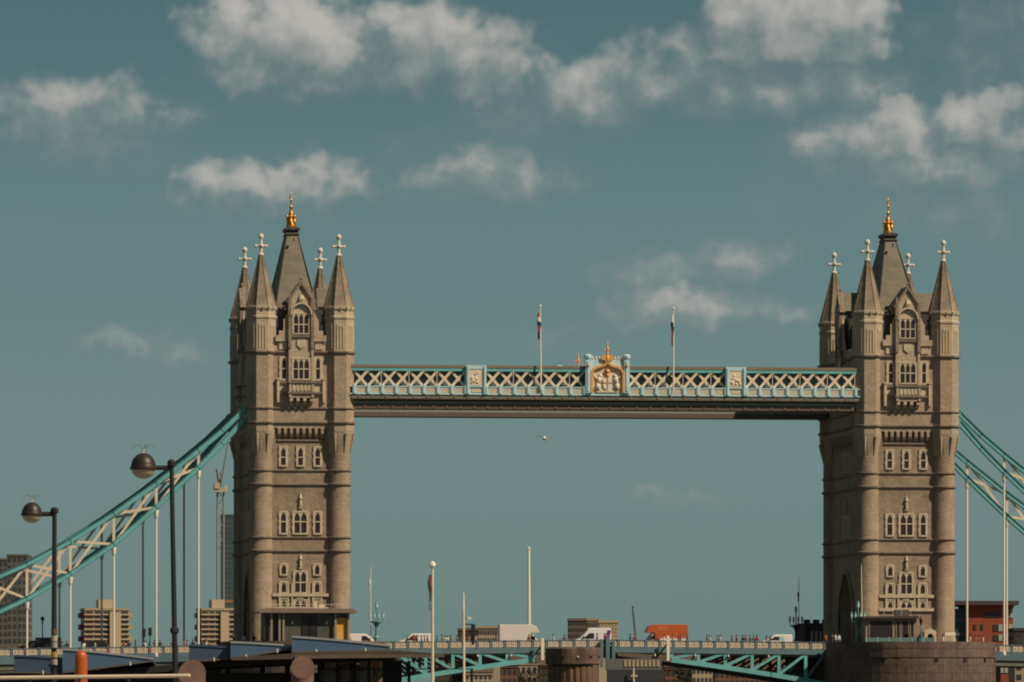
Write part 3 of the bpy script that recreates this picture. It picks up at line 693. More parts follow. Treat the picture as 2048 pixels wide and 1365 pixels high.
def make_leaf(s, label):
    X0, X1 = (-30.3, -.04) if s < 0 else (.04, 30.3)
    t = thing('bascule_leaf', label, 'drawbridge leaf', (s*30.3, 0, 0), group='bascule leaves'); ox = s*30.3
    strip(t, 'road_surface', ASPH, X0, X1, -7, 7, -.25, -.004, ox); strip(t, 'deck_plate', BROWNG, X0, X1, -BW+.15, BW-.15, -.45, -.252, ox)
    for e in (-1, 1):
        strip(t, 'footway', mat('footway_paving', (.2, .19, .17), .9), X0, X1, e*7.02, e*(BW-.1), -.24, .11, ox)
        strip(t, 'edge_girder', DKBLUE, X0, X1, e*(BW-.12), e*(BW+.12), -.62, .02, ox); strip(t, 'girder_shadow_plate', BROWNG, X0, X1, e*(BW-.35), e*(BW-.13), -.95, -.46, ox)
        parapet(t, X0+.15, X1-.15, e*(BW-.02), ox, e > 0)
    def zlo(X): return 12.1-.105*abs(X)-.0012*X*X
    # braced arch trusses
    for Yt in (-10.9, -3.8, 3.8, 10.9):
        mt = TEAL if abs(Yt) > 5 else BROWNG
        xs = [2+3.66*i for i in range(8)]+[30.2]
        for i in range(len(xs)-1):
            a, b = s*xs[i], s*xs[i+1]
            m = MB(); m.bar((a-ox, Yt, zlo(a)), (b-ox, Yt, zlo(b)), .62, .34); m.build('arch_chord', mt if i >= 2 else BROWNG, t)
            if i < 3:
                m = MB(); e_ = .1; m.add([(a-ox, Yt-e_, zlo(a)+.25), (b-ox, Yt-e_, zlo(b)+.25), (b-ox, Yt-e_, deckz(b)-.45), (a-ox, Yt-e_, deckz(a)-.45), (a-ox, Yt+e_, zlo(a)+.25), (b-ox, Yt+e_, zlo(b)+.25), (b-ox, Yt+e_, deckz(b)-.45), (a-ox, Yt+e_, deckz(a)-.45)], [(0,1,2,3),(4,5,6,7),(0,1,5,4),(1,2,6,5),(2,3,7,6),(3,0,4,7)]); m.build('tip_web', BROWNG, t)
            if i >= 2:
                m = MB(); m.bar((a-ox, Yt, zlo(a)+.2), (a-ox, Yt, deckz(a)-.5), .42, .26); m.build('truss_post', mt, t)
                m = MB(); m.bar((a-ox, Yt, zlo(a)+.2), (b-ox, Yt, deckz(b)-.55), .36, .22); m.build('truss_brace', mt if abs(Yt) < 5 else DKBLUE if i > 6 else TEAL, t)
    for X in range(3, 30, 4):
        m = MB(); m.box(s*X-.15-ox, s*X+.15-ox, -10.5, 10.5, deckz(s*X)-1.0, deckz(s*X)-.46); m.build('cross_girder', BROWNG, t)
    # navigation lamps under the girder
    m = MB(); m.ball((0, 0, 0), .16, 8); m.box(-.05, .05, -.05, .3, .05, .25); nl = m.mesh('navigation_lamp', CREAM)
    for X in (7, 12.5, 17, 22.5): ob('navigation_lamp', nl, t, (s*X-ox, -BW-.25, deckz(s*X)-1.25+.3))
    return t
make_leaf(-1, 'drawbridge leaf carrying the white box van, its arch partly behind the pontoon roof'); make_leaf(1, 'drawbridge leaf with open turquoise truss carrying the orange truck')
m = MB(); m.box(-.25, .25, -.3, .2, -3.0, 1.4); m.box(-1.0, -.6, -.2, .2, -2.6, 1.1); m.box(.6, 1.0, -.2, .2, -2.4, 1.1); m.box(-1.0, 1.0, -.1, .1, .2, .5)
tag(m.build('joint_buffer', DKBLUE, None, (.55, -BW-.45, 12.6)), 'dark blue vertical buffer bars at the joint of the two bascule leaves', 'buffer')
for s, lab in ((-1, 'long side span deck with pale parapet panels behind the blue canopies'), (1, 'side span deck with parapet before the orange brick building')):
    t = thing('side_span', lab, 'bridge deck', (s*52, 0, 0), group='side spans'); ox = s*52
    X0, X1 = sorted((s*51.7, s*118))
    strip(t, 'road_surface', ASPH, X0, X1, -7, 7, -.25, -.004, ox, 12); strip(t, 'deck_plate', BROWNG, X0, X1, -12.4, 12.4, -.6, -.252, ox, 12)
    for e in (-1, 1):
        strip(t, 'footway', MATS['footway_paving'], X0, X1, e*7.02, e*12.4, -.24, .11, ox, 12)
        strip(t, 'edge_girder', DKBLUE, X0, X1, e*12.42, e*12.7, -1.0, .03, ox, 12); strip(t, 'lower_flange', GREYG, X0, X1, e*12.2, e*12.85, -1.75, -1.35, ox, 12); strip(t, 'girder_web', BROWNG, X0, X1, e*12.0, e*12.41, -1.36, -.55, ox, 12)
        parapet(t, X0+.2, X1-.2, e*12.55, ox, e > 0, 3)
    m = MB(); m.box(s*53-ox-1.3, s*53-ox+1.3, -11.5, 11.5, 8, 11.2); m.build('bearing', PIERS, t)
for s in (-1, 1):
    t = thing('tower_roadway', 'roadway passing through the arch of the tower '+('near the tower crane' if s < 0 else 'above the visible round pier'), 'road', (s*41, 0, 12.3), group='roadways through the towers')
    m = MB(); m.box(-10.7, 10.7, -5, 5, .255, .3); m.build('road_surface', ASPH, t)
    m = MB(); m.box(-10.69, 10.69, -10.4, -5.02, .256, .40); m.box(-10.69, 10.69, 5.02, 10.4, .256, .40); m.build('kerb', MATS['footway_paving'], t)
# ------------------------------------------------------------------ flagpoles
def flagpole(name, base, h, r, label, mt=WHITE, ball=True, flag=None, group=None, lean=(0, 0)):
    t = thing(name, label, 'flagpole', base, group=group)
    top = Vector((lean[0], lean[1], h))
    m = MB(); m.tube((0, 0, 0), top, r, r*.62, 10); m.build('pole', mt, t)
    m = MB(); m.lathe([(r*.6, h-.02), (r*1.7, h+r*1.2), (r*1.5, h+r*2.4), (.01, h+r*3.6)] if ball else [(r*.6, h), (r*.4, h+r*8), (.01, h+r*9)], 8, top.x, top.y); m.build('truck', mt if ball is True else WHITE, t)
    if flag:
        z1, ln, cols, wid = flag
        n = len(cols); fm = MB(); mats_ = []
        for k, c in enumerate(cols):
            fm.k = k; mats_.append(mat('flag_%.2f_%.2f_%.2f' % c, c, .85, .15, 4))
            rr = []
            for j in range(4):
                u = (k+j/3)/n; z = z1-ln*u; w_ = wid*(.25+.75*math.sin(math.pi*min(1, u*.9+.08))**.7)
                cx = -r*.3-wid*.1*math.sin(u*9)-wid*.25; 
                rr.append([(cx+w_*.5*math.cos(R(60*i))*(1+.25*math.sin(i*2.1+u*7)), w_*.28*math.sin(R(60*i)), z) for i in range(6)])
            fm.rings(rr, cap=True)
        fm.build('limp_flag', mats_, t, (top.x*z1/h, top.y*z1/h, 0))
    return t
zb = 46.4
NAVY, RED_, WHI = (.03, .03, .07), (.38, .06, .06), (.6, .58, .56)
p = on(1082, 780, -14.25); flagpole('flagpole', (p.x, -14.3, p.z), 11.0, .11, 'white flagpole on the walkway with limp red, white and navy flag', flag=(10.3, 3.6, [RED_, WHI, NAVY, RED_, NAVY, NAVY], .5), group='walkway flagpoles', lean=(-.12, 0))
p = on(1347, 783, -14.25); flagpole('flagpole', (p.x, -14.3, p.z), 10.9, .11, 'white flagpole on the walkway with limp white and dark maroon flag', flag=(10.3, 4.2, [WHI, NAVY, (.16, .05, .07), (.2, .05, .07)], .42), group='walkway flagpoles')

# ------------------------------------------------------------------ vehicles
RUB = mat('tyre_rubber', (.015, .015, .015), .9); RIM = mat('wheel_rim', (.35, .35, .35), .4, metal=.6)
LAMPW = mat('headlamp_glass', (.7, .7, .65), .2); LAMPR = mat('tail_lamp', (.4, .03, .02), .3)
def wheels(t, xs, r, hw):
    m = MB(); m.lathe([(r*.6, -.12), (r*.95, -.12), (r, -.06), (r, .06), (r*.95, .12), (r*.6, .12)], 16); ty = m.mesh('tyre', RUB)
    m = MB(); m.lathe([(r*.6, -.1), (r*.62, 0), (r*.6, .1)], 12); rm = m.mesh('rim', RIM)
    for x in xs:
        for s in (-1, 1):
            w_ = ob('wheel', None, t, (x, s*hw, r)); 
            for me in (ty, rm):
                o = ob(me.name.split('.')[0], me, w_); o.rotation_euler = (math.pi/2, 0, 0)
def bev(o, w_=.06, n=2):
    b = o.modifiers.new('bevel', 'BEVEL'); b.width = w_; b.segments = n; b.limit_method = 'ANGLE'; b.angle_limit = R(25); return o
PAINT = {}
def paint(n, c): return mat('paint_'+n, c, .35, .04, 1.5, spec=.5)
VW = paint('white', (.72, .70, .68)); VO = paint('orange', (.47, .10, .025)); VK = paint('black', (.012, .012, .014)); VL = paint('lilac_white', (.70, .70, .74))
def van(px, py_top, Y, L, H, face, label, body=VW, hood=1.25, stripe=None, wind=True, name='delivery_van'):
    p = on(px, 1290, Y); X = p.x; t = thing(name, label, 'van', (X, Y, deckz(X)), 0 if face < 0 else math.pi, 'vans crossing the bridge')
    h = L/2; ws = hood+.95*(H/2.4)
    prof = [(-h+.05, .3), (-h, .55), (-h+.02, .95), (-h+.25, 1.12), (-h+hood-.1, 1.32), (-h+ws, H-.12), (-h+ws+.35, H), (h-.12, H), (h, H-.25), (h, .3)]
    m = MB(); m.prism(prof, 'y', -1.0, 1.0); bev(m.build('body', body, t), .1, 2)
    sl = ((-h+hood, 1.36), (-h+ws-.06, H-.16)); dx, dz = sl[1][0]-sl[0][0], sl[1][1]-sl[0][1]; n_ = Vector((-dz, 0, dx)).normalized()*.015
    m = MB(); a0 = Vector((sl[0][0], 0, sl[0][1])); a1 = Vector((sl[1][0], 0, sl[1][1]))
    m.add([a0+n_+Vector((0, -.86, 0)), a0+n_+Vector((0, .86, 0)), a1+n_+Vector((0, .8, 0)), a1+n_+Vector((0, -.8, 0)), a0-n_*2+Vector((0, -.86, 0)), a0-n_*2+Vector((0, .86, 0)), a1-n_*2+Vector((0, .8, 0)), a1-n_*2+Vector((0, -.8, 0))],
          [(0,1,2,3), (4,5,6,7), (0,1,5,4), (1,2,6,5), (2,3,7,6), (3,0,4,7)]); m.build('windscreen', GLASS, t)
    for s in (-1, 1):
        m = MB(); m.prism([(-h+hood+.28, 1.3), (-h+ws+.12, min(H-.3, 2.05)), (-h+ws+.75, min(H-.3, 2.05)), (-h+ws+.75, 1.3)], 'y', s*.99, s*1.012); d = m.build('door_window', GLASS, t)
        m = MB(); m.box(-h+.0, -h+.1, s*.6-.18, s*.6+.18, .78, .98); m.build('headlight', LAMPW, t)
        m = MB(); m.box(h-.04, h+.02, s*.85-.08, s*.85+.08, .9, 1.4); m.build('tail_light', LAMPR, t)
        m = MB(); m.box(-h+hood+.35, -h+hood+.47, s*1.02, s*1.24, 1.35, 1.68); bev(m.build('mirror', DARK, t), .03)
    m = MB(); m.box(-h-.05, -h+.15, -.95, .95, .32, .58); bev(m.build('bumper', DARK, t), .05)
    if stripe:
        for s in (-1, 1):
            m = MB()
            for k, (x0, x1) in enumerate(stripe[1]): m.prism([(x0, 1.25), (x0+.35, 1.25), (x1+.35, H-.3), (x1, H-.3)], 'y', s*.99, s*1.006)
            m.build('stripe', stripe[0], t)
    wheels(t, (-h+.95, h-1.1), .34, .86)
    return t
def boxtruck(px, Y, L, H, face, label, box, cab, name='box_truck', luton=True, lower=None, mark=None):
    X = on(px, 1290, Y).x; t = thing(name, label, 'truck', (X, Y, deckz(X)), 0 if face < 0 else math.pi, 'trucks crossing the bridge'); h = L/2
    prof = [(-h+.05, .35), (-h, .6), (-h+.05, 1.05), (-h+.75, 1.25), (-h+1.45, 2.1), (-h+1.6, 2.2), (-h+2.3, 2.2), (-h+2.3, .35)]
    m = MB(); m.prism(prof, 'y', -1.0, 1.0); bev(m.build('cab', cab, t), .08)
    bp = [(-h+2.2, .75), (h, .75), (h, H), (-h+1.15, H), (-h+.62, H-.55), (-h+.55, 2.35), (-h+2.2, 2.28)] if luton else [(-h+2.2, .75), (h, .75), (h, H), (-h+2.2, H)]
    if luton == 'soft': bp = [(-h+1.75, .75), (h, .75), (h, H), (-h+1.5, H), (-h+.95, H-.3), (-h+.6, H-.95), (-h+.5, 2.25), (-h+1.75, 2.2)]
    m = MB(); m.prism(bp, 'y', -1.12, 1.12); bev(m.build('box_body', box, t), .05)
    m = MB(); m.box(-h+1.5, h-.05, -1.0, 1.0, .45, .73); m.build('chassis', DARK, t)
    m = MB(); m.prism([(-h+.78, 1.28), (-h+.78-.03, 1.31), (-h+1.42, 2.1), (-h+1.46, 2.08)], 'y', -.85, .85); m.build('windscreen', GLASS, t)
    for s in (-1, 1):
        m = MB(); m.prism([(-h+1.05, 1.28), (-h+1.55, 2.0), (-h+2.15, 2.0), (-h+2.15, 1.28)], 'y', s*.99, s*1.012); m.build('door_window', GLASS, t)
        m = MB(); m.box(-h, -h+.1, s*.65-.17, s*.65+.17, .75, .98); m.build('headlight', LAMPW, t)
        m = MB(); m.box(-h+1.15, -h+1.28, s*1.05, s*1.28, 1.4, 1.8); m.build('mirror', DARK, t)
        m = MB(); m.box(h-.02, h+.03, s*.9-.1, s*.9+.1, .8, 1.1); m.build('tail_light', LAMPR, t)
        if lower:
            m = MB(); m.box(-h+2.35, h-.05, s*1.11, s*1.135, .78, 1.45); m.build('lower_panel', lower, t)
        if mark:
            m = MB(); m.box(-h+2.1, -h+3.5, s*1.11, s*1.13, 2.5, 3.05); m.build('faded_panel', mark, t)
    wheels(t, (-h+.95, h-1.4), .4, .88)
    return t
van(826, 1268, -2, 5.0, 2.2, -1, 'low white van passing the tower with its side to the parapet', VW)
boxtruck(1041, 2, 6.0, 3.35, 1, 'tall white box truck with rounded roof front on the drawbridge', paint('box_white', (.66, .62, .58)), VW, luton='soft')
van(1182, 1252, -1.5, 5.3, 2.75, -1, 'white van with purple stripe at the rear on the drawbridge', VL, stripe=(paint('purple', (.2, .07, .25)), [(1.6, 2.1), (2.0, 2.3)]), hood=1.1)
boxtruck(1328, -2.5, 6.3, 3.35, -1, 'orange box truck with white cab on the drawbridge', VO, paint('cream_cab', (.66, .6, .52)), luton='soft', lower=paint('lower_white', (.7, .66, .6)), mark=paint('pale_orange', (.50, .155, .05)))
van(1551, 1268, -6.5, 4.3, 2.1, -1, 'small white van with pale blue side panel near the round pier', VW, hood=.9, stripe=(paint('pale_blue', (.4, .6, .7)), [(-.2, -.2), (.1, .1), (.4, .4), (.7, .7)]))
van(726, 1266, -2, 5.2, 2.25, 1, 'white van largely hidden behind the blue canopy beside the yellow panel', VW)
X = on(182, 1290, -5).x
def car(px, Y, body, label, L=4.7, H=1.75, face=-1, lift=0):
    X = on(px, 1290, Y).x; t = thing('car', label, 'car', (X, Y, deckz(X)), 0 if face < 0 else math.pi, 'cars on the side span'); h = L/2
    m = MB(); m.prism([(-h, .4), (-h-.02, .75), (-h+.3, .95), (-h+1.25, 1.05), (-h+2.0, H-.08), (-h+2.4, H), (h-.75, H), (h-.1, 1.1), (h, .9), (h, .4)], 'y', -.92, .92); bev(m.build('body', body, t), .1)
    m = MB(); m.prism([(-h+1.45, 1.08), (-h+2.08, H-.15), (h-.85, H-.15), (h-.35, 1.08)], 'y', -.93, .93); m.build('side_window', GLASS, t)
    for s in (-1, 1):
        m = MB(); m.box(-h-.03, -h+.1, s*.6-.2, s*.6+.2, .68, .85); m.build('headlight', LAMPW, t)
        m = MB(); m.box(h-.05, h+.02, s*.65-.18, s*.65+.18, .8, .98); m.build('tail_light', LAMPR, t)
    wheels(t, (-h+.9, h-.95), .34, .82)
car(184, -4, VK, 'long black car with sloping windscreen before the pale balcony block', 5.2, 2.0)
boxtruck(80, -1, 5.6, 2.6, -1, 'dark flat truck near the street lamp on the side span', paint('charcoal', (.02, .02, .024)), VK, luton=False)
car(40, 2, paint('amber', (.5, .16, .03)), 'amber and dark car at the outer end of the side span', 4.4, 1.6)

# ------------------------------------------------------------------ people
SKIN = mat('skin', (.42, .26, .19), .7, .05); HAIR = mat('dark_hair', (.03, .02, .015), .8)
def person_mesh(pose, topm, legm):
    j = {'pel': (0, 0, .95, .15, .12), 'wst': (0, 0, 1.12, .14, .105), 'chs': (0, 0, 1.35, .17, .12), 'nck': (0, 0, 1.5, .06, .06), 'hd0': (0, -.01, 1.6, .085, .095), 'hd1': (0, -.01, 1.72, .08, .09)}
    st = .22 if pose == 1 else .05
    for s, n in ((-1, 'l'), (1, 'r')):
        f = s*st if pose == 1 else 0
        j['hp'+n] = (s*.1, 0, .9, .1, .1); j['kn'+n] = (s*.11, f*.55-.02, .5, .065, .07); j['an'+n] = (s*.11, f+.03*(pose == 1), .09, .045, .05); j['to'+n] = (s*.12, f-.16, .04, .045, .035)
        j['sh'+n] = (s*.19, 0, 1.42, .07, .07)
        if pose == 2 and s > 0: j['el'+n] = (s*.28, -.12, 1.2, .05, .05); j['wr'+n] = (s*.16, -.26, 1.42, .038, .038); j['ha'+n] = (s*.1, -.27, 1.52, .04, .03)
        else: j['el'+n] = (s*.25, .03-f*.3, 1.15, .05, .05); j['wr'+n] = (s*.24, -.05-f*.7, .93, .038, .038); j['ha'+n] = (s*.235, -.08-f*.75, .83, .04, .03)
    E = [('pel','wst'),('wst','chs'),('chs','nck'),('nck','hd0'),('hd0','hd1')]
    for n in 'lr': E += [('pel','hp'+n),('hp'+n,'kn'+n),('kn'+n,'an'+n),('an'+n,'to'+n),('chs','sh'+n),('sh'+n,'el'+n),('el'+n,'wr'+n),('wr'+n,'ha'+n)]
    ks = list(j); me = bpy.data.meshes.new('skeleton'); me.from_pydata([j[k][:3] for k in ks], [(ks.index(a), ks.index(b)) for a, b in E], [])
    o = bpy.data.objects.new('skeleton', me); COL.objects.link(o)
    md = o.modifiers.new('s', 'SKIN'); sv = me.skin_vertices[0].data
    for i, k in enumerate(ks): sv[i].radius = j[k][3:5]
    sv[0].use_root = True
    sb = o.modifiers.new('b', 'SUBSURF'); sb.levels = sb.render_levels = 1
    dg = bpy.context.evaluated_depsgraph_get(); out = bpy.data.meshes.new_from_object(o.evaluated_get(dg))
    bpy.data.objects.remove(o); out.name = 'person'
    return out
PM = [person_mesh(k, None, None) for k in range(3)]
m = MB(); m.smooth = True; m.lathe([(.02, 1.83), (.075, 1.815), (.105, 1.76), (.11, 1.68), (.085, 1.6)], 10, 0, .025); HM = m.mesh('hair', HAIR)
TOPS = {'dark red': (.19, .04, .045), 'white': (.68, .66, .62), 'dark navy': (.03, .03, .05), 'grey': (.2, .2, .2), 'brown': (.14, .08, .05), 'orange': (.5, .16, .04), 'bright red': (.5, .06, .05), 'pale blue': (.4, .52, .6)}
PV = {}
def pmesh(pose, top, leg):
    k = (pose, top, leg)
    if k not in PV:
        me = PM[pose].copy(); me.name = 'person'; me.materials.clear()
        for mm in (SKIN, mat('cloth_'+top.replace(' ', '_'), TOPS[top], .9, .1, 6), mat('trousers_%d' % leg, ((.03, .03, .05), (.12, .1, .08), (.05, .06, .1))[leg], .9, .1, 6), MATS['tyre_rubber']): me.materials.append(mm)
        for p in me.polygons:
            c = p.center; p.use_smooth = True
            p.material_index = 3 if c.z < .1 else 2 if c.z < .98 and abs(c.x) < .2 else 0 if c.z > 1.5 or (abs(c.x) > .2 and c.z < 1.0) or c.y < -.22 else 1
        PV[k] = me
    return PV[k]
rp = random.Random(5)
def person(px, Y, top, z=None, where='walking behind the drawbridge parapet', py=None, label=None, grp=None):
    p = on(px, 1290, Y); zz = deckz(p.x)+.112 if z is None else z
    o = ob('person', pmesh(rp.randrange(3), top, rp.randrange(3)), None, (p.x, Y, zz), rp.choice((R(90), R(-90), R(100), R(-80), R(20), R(180))))
    sc = rp.uniform(.94, 1.04); o.scale = (sc, sc, sc)
    h = ob('hair', HM, o)
    tag(o, label or 'person in %s top %s' % (top, where), 'person', grp or 'people in %s tops %s' % (top, where))
for px, top in [(828,'dark red'),(834,'dark navy'),(843,'dark red'),(849,'dark red'),(855,'dark red'),(874,'dark navy'),(884,'dark red'),(890,'white'),(895,'white'),(901,'brown'),(914,'grey'),(938,'orange'),(951,'white'),(992,'dark red'),
      (1058,'dark red'),(1107,'white'),(1129,'brown'),(1194,'dark navy'),(1209,'dark red'),(1213,'dark red'),(1260,'dark navy'),(1270,'dark red'),(1316,'dark red'),(1328,'white'),(1345,'grey'),(1357,'dark navy'),(1361,'dark red'),(1374,'dark navy'),
      (1414,'dark red'),(1419,'white'),(1435,'dark red'),(1440,'white'),(1464,'brown'),(1473,'dark red'),(1485,'dark navy'),(1491,'dark red'),(1500,'dark navy'),(1508,'brown'),(1514,'dark red'),(1533,'dark red')]:
    wh = 'before the low white van' if px < 860 else 'between low white van and brown building' if px < 910 else 'before the low brown building' if px < 960 else 'beside the white box truck' if px < 1070 else 'between box truck and striped van' if px < 1140 else 'behind the striped van by the leaf joint' if px < 1230 else 'between striped van and orange truck' if px < 1290 else 'before the orange truck' if px < 1380 else 'just past the rear of the orange truck' if px < 1450 else 'between orange truck and small van' if px < 1525 else 'beside the small white van'
    person(px, rp.uniform(-10.2, -8.2), top, where='on the drawbridge '+wh)
for px, top in [(36,'brown'),(125,'grey'),(134,'dark navy'),(247,'bright red'),(258,'dark navy'),(271,'brown'),(291,'white'),(299,'dark navy'),(310,'brown'),(320,'dark navy'),(345,'bright red'),(367,'bright red'),(374,'bright red'),(386,'dark navy'),(404,'dark navy'),(413,'white'),(436,'dark red'),(168,'white'),(190,'white')]:
    wh = 'near the shorter globe lamp' if px < 150 else 'before the black car' if px < 230 else 'between balcony block and traffic signals' if px < 280 else 'beside the traffic signals' if px < 330 else 'near the tall globe lamp pole' if px < 390 else 'close to the tower'
    person(px, rp.uniform(-11, -8.5), top, where='on the side span '+wh)
for px, top in [(467,'dark red'),(480,'grey'),(488,'white'),(497,'brown'),(508,'dark navy')]:
    person(px, -15.5, top, 12.6, 'at the foot of the tower behind the canopies')
for px, top in [(1652,'orange'),(1664,'brown'),(1671,'white'),(1678,'pale blue')]:
    person(px, -15.5, top, 12.78, 'by the round pier below the dark tower wall')
for px, top, Y in [(1886,'white',-24),(1940,'white',-17),(1951,'grey',-17.5),(1957,'bright red',-16),(1966,'white',-17)]:
    person(px, Y, top, 12.56 if Y > -18 else 12.56, 'on the round pier beside the white tent table')

# ------------------------------------------------------------------ pier cabins, ornate lamps
CABG = mat('cabin_grey', (.085, .085, .075), .6, .15, 1, col2=(.07, .068, .06)); CABT = mat('cabin_roof', (.19, .15, .11), .8, .15, 1)
YEL = mat('yellow_panel', (.60, .29, .03), .5, .15, .8, col2=(.66, .38, .1))
def cab_left():
    Y = -24.0; p0, p1 = on(528, 1283, Y), on(699, 1283, Y); X0, X1 = p0.x, p1.x; zt_, zb_ = on(600, 1227, Y).z, 12.55; s = Vector(((X0+X1)/2, Y+2, zb_))
    t = thing('pier_cabin', 'grey flat roofed cabin with yellow panel at the foot of the tower', 'cabin', s); w_ = (X1-X0)/2; h = zt_-zb_
    m = MB(); m.box(-w_+.1, w_-.1, -1.6, 4, 0, h); m.build('wall', CABG, t)
    m = MB(); m.prism([(-w_-.7, h+.05), (w_+.9, h+.05), (w_+.95, h+.25), (w_+.4, h+.62), (-w_+.2, h+.68), (-w_-.75, h+.22)], 'y', -2.7, 4.5); m.build('roof', CABT, t)
    for px in (543, 559, 567, 671, 697): 
        x = on(px, 1283, Y).x-s.x; m = MB(); m.box(x-.13, x+.13, -2.15, -1.9, 0, h+.05); m.build('column', mat('cabin_post', (.26, .23, .17), .6), t)
    for a, b in ((548, 564), (605, 619), (622, 634)):
        x0, x1 = on(a, 1283, Y).x-s.x, on(b, 1283, Y).x-s.x; m = MB(); m.box(x0, x1, -1.66, -1.6, .15, h-.35); f = m.build('glazing', GLASS, t)
        m = MB(); m.box(x0-.06, x0, -1.72, -1.58, .1, h-.3); m.box(x1, x1+.06, -1.72, -1.58, .1, h-.3); m.box(x0, x1, -1.72, -1.58, h-.35, h-.28); m.box(x0, x1, -1.7, -1.58, h*.42, h*.42+.05); m.build('frame', DARK, f)
    x0, x1 = on(672, 1283, Y).x-s.x, on(695, 1283, Y).x-s.x; m = MB(); m.box(x0, x1, -1.75, -1.6, .2, h-.6); m.build('yellow_panel', YEL, t)
    m = MB()
    for px in (585, 654): x = on(px, 1244, Y).x-s.x; m.lathe([(.1, h*.68), (.14, h*.72), (.05, h*.78)], 6, x, -1.7)
    m.build('wall_lamp', CREAM, t)
    m = MB(); x = -w_
    while x < w_-.3: m.tube((x, -2.3, h+.6), (x, -2.3, h+1.15), .03, .03, 4); x += .8
    m.tube((-w_, -2.3, h+1.15), (w_-.5, -2.3, h+1.15), .03, .03, 4); m.build('roof_rail', CREAM, t)
    # roof plant
    m = MB(); m.box(1.0, 1.5, -1, 0, h+.6, h+1.6); m.box(1.7, 2.4, -1, 0, h+.6, h+1.2); m.build('roof_unit', CREAM, t)
cab_left()
def cab_right():
    Y = -24.5; X0, X1 = on(1731, 1283, Y).x, on(1833, 1283, Y).x; h = on(1780, 1238, Y).z-12.55; s = Vector(((X0+X1)/2, Y+1.5, 12.55)); w_ = (X1-X0)/2
    t = thing('pier_cabin', 'tan stone cabin with wide dark window on the round pier', 'cabin', s)
    m = MB(); m.box(-w_, w_, -1.5, 4, 0, h); m.build('wall', mat('cabin_stone', (.24, .19, .14), .8), t)
    m = MB(); m.prism([(-w_-.5, h+.03), (w_+.3, h+.03), (w_+.1, h+.4), (-w_-.4, h+.3)], 'y', -2.1, 4.4); m.build('roof', mat('cabin_dark_roof', (.06, .045, .045), .8), t)
    def x_(px): return on(px, 1260, Y).x-s.x
    for a, b, z0, z1 in ((1739, 1785, 1.1, h-.25), (1793, 1799, 1.0, h-.3), (1804, 1816, .2, h-.25), (1821, 1827, 1.0, h-.3)):
        m = MB(); m.box(x_(a), x_(b), -1.55, -1.5, z0, z1); f = m.build('window' if z0 > .5 else 'door', GLASS, t)
        m = MB(); m.box(x_(a)-.09, x_(a), -1.62, -1.49, z0-.1, z1+.1); m.box(x_(b), x_(b)+.09, -1.62, -1.49, z0-.1, z1+.1); m.box(x_(a), x_(b), -1.62, -1.49, z1, z1+.1); m.box(x_(a), x_(b), -1.63, -1.49, z0-.1, z0); m.build('frame', mat('cabin_frame', (.33, .26, .18), .7), f)
    m = MB(); m.box(.6, 2.4, -1.4, -.6, h+.4, h+1.2); m.build('roof_sign', CABG, t)
    m = MB(); x = -w_
    for k in range(6): m.tube((x, -1.9, h+.3), (x, -1.9, h+1.2), .03, .03, 4); x += 1.2
    m.build('roof_post', CREAM, t)
    # glass balustrade on the pier edge
    g_ = thing('glass_balustrade', 'pale turquoise glass balustrade before the tan cabin on the round pier', 'balustrade', (s.x, Y-1.2, 12.55))
    gm = mat('balustrade_glass', (.12, .2, .2), .25, .1, 1)
    for k in range(6):
        x0 = -3.6+k*1.55; m = MB(); m.box(x0+.06, x0+1.5, -.02, .02, .1, 1.35); m.build('pane', gm, g_)
        m = MB(); m.box(x0-.05, x0+.05, -.05, .05, 0, 1.45); m.build('post', mat('post_turq', (.3, .48, .48), .5), g_)
    d = thing('stone_porch', 'small stone doorway with arched dark opening beside the tan cabin', 'doorway', (on(1858, 1283, -14).x, -14.2, 12.55))
    m = MB(); m.prism([(-.8, 0), (-.42, 0), (-.42, 1.7), (-.25, 1.95), (0, 2.05), (.25, 1.95), (.42, 1.7), (.42, 0), (.8, 0), (.8, 2.35), (0, 2.75), (-.8, 2.35)], 'y', -.8, .9); m.build('surround', PALE, d)
    m = MB(); m.box(-.43, .43, -.1, .4, 0, 2.0); m.build('door', BLACKM, d)
cab_right()
def ornate(px, Y, ytop, ybot, label, mt=TEAL, zbase=12.5, glob=True):
    p = on(px, ybot, Y); t = thing('ornate_lamp', label, 'street lamp', (p.x, Y, zbase), group='ornate bridge lamps'); h = on(px, ytop, Y).z-zbase
    a = h*.56
    m = MB(); m.lathe([(.5, 0), (.5, .35), (.34, .6), (.3, 1.2), (.36, 1.35), (.2, 1.7), (.16, a*.8), (.26, a*.86), (.42, a*.96), (.75, a), (.75, a+.12), (.2, a+.2)], 12); m.build('column', mt, t)
    m = MB(); m.tube((0, 0, a), (0, 0, h*.9), .1, .08, 8); m.lathe([(.1, h*.86), (.16, h*.88), (.08, h*.9)], 8); m.build('stem', mt, t)
    lm = MB(); lm.lathe([(.1, 0), (.2, .12), (.26, .5), (.2, .8), (.1, .92)], 8); lm.k = 1; lm.lathe([(.28, .8), (.14, 1.05), (.04, 1.25)], 8); lm = lm.mesh('lantern', mat('lantern_glass', (.42, .6, .62), .25, .1, 2), mt)
    ob('lantern', lm, t, (0, 0, h*.86)).scale = (.8, .8, .8)
    for k in range(4):
        an = R(90*k+12); c = Vector((math.cos(an), math.sin(an), 0)); m = MB()
        m.tube(c*.1+Vector((0, 0, a+.15)), c*.85+Vector((0, 0, a-.05)), .07, .06, 6); m.tube(c*.85+Vector((0, 0, a-.05)), c*.92+Vector((0, 0, a+.55)), .06, .06, 6); m.build('arm', mt, t)
        ob('lantern', lm, t, c*.92+Vector((0, 0, a+.5))).scale = (.6, .6, .75)
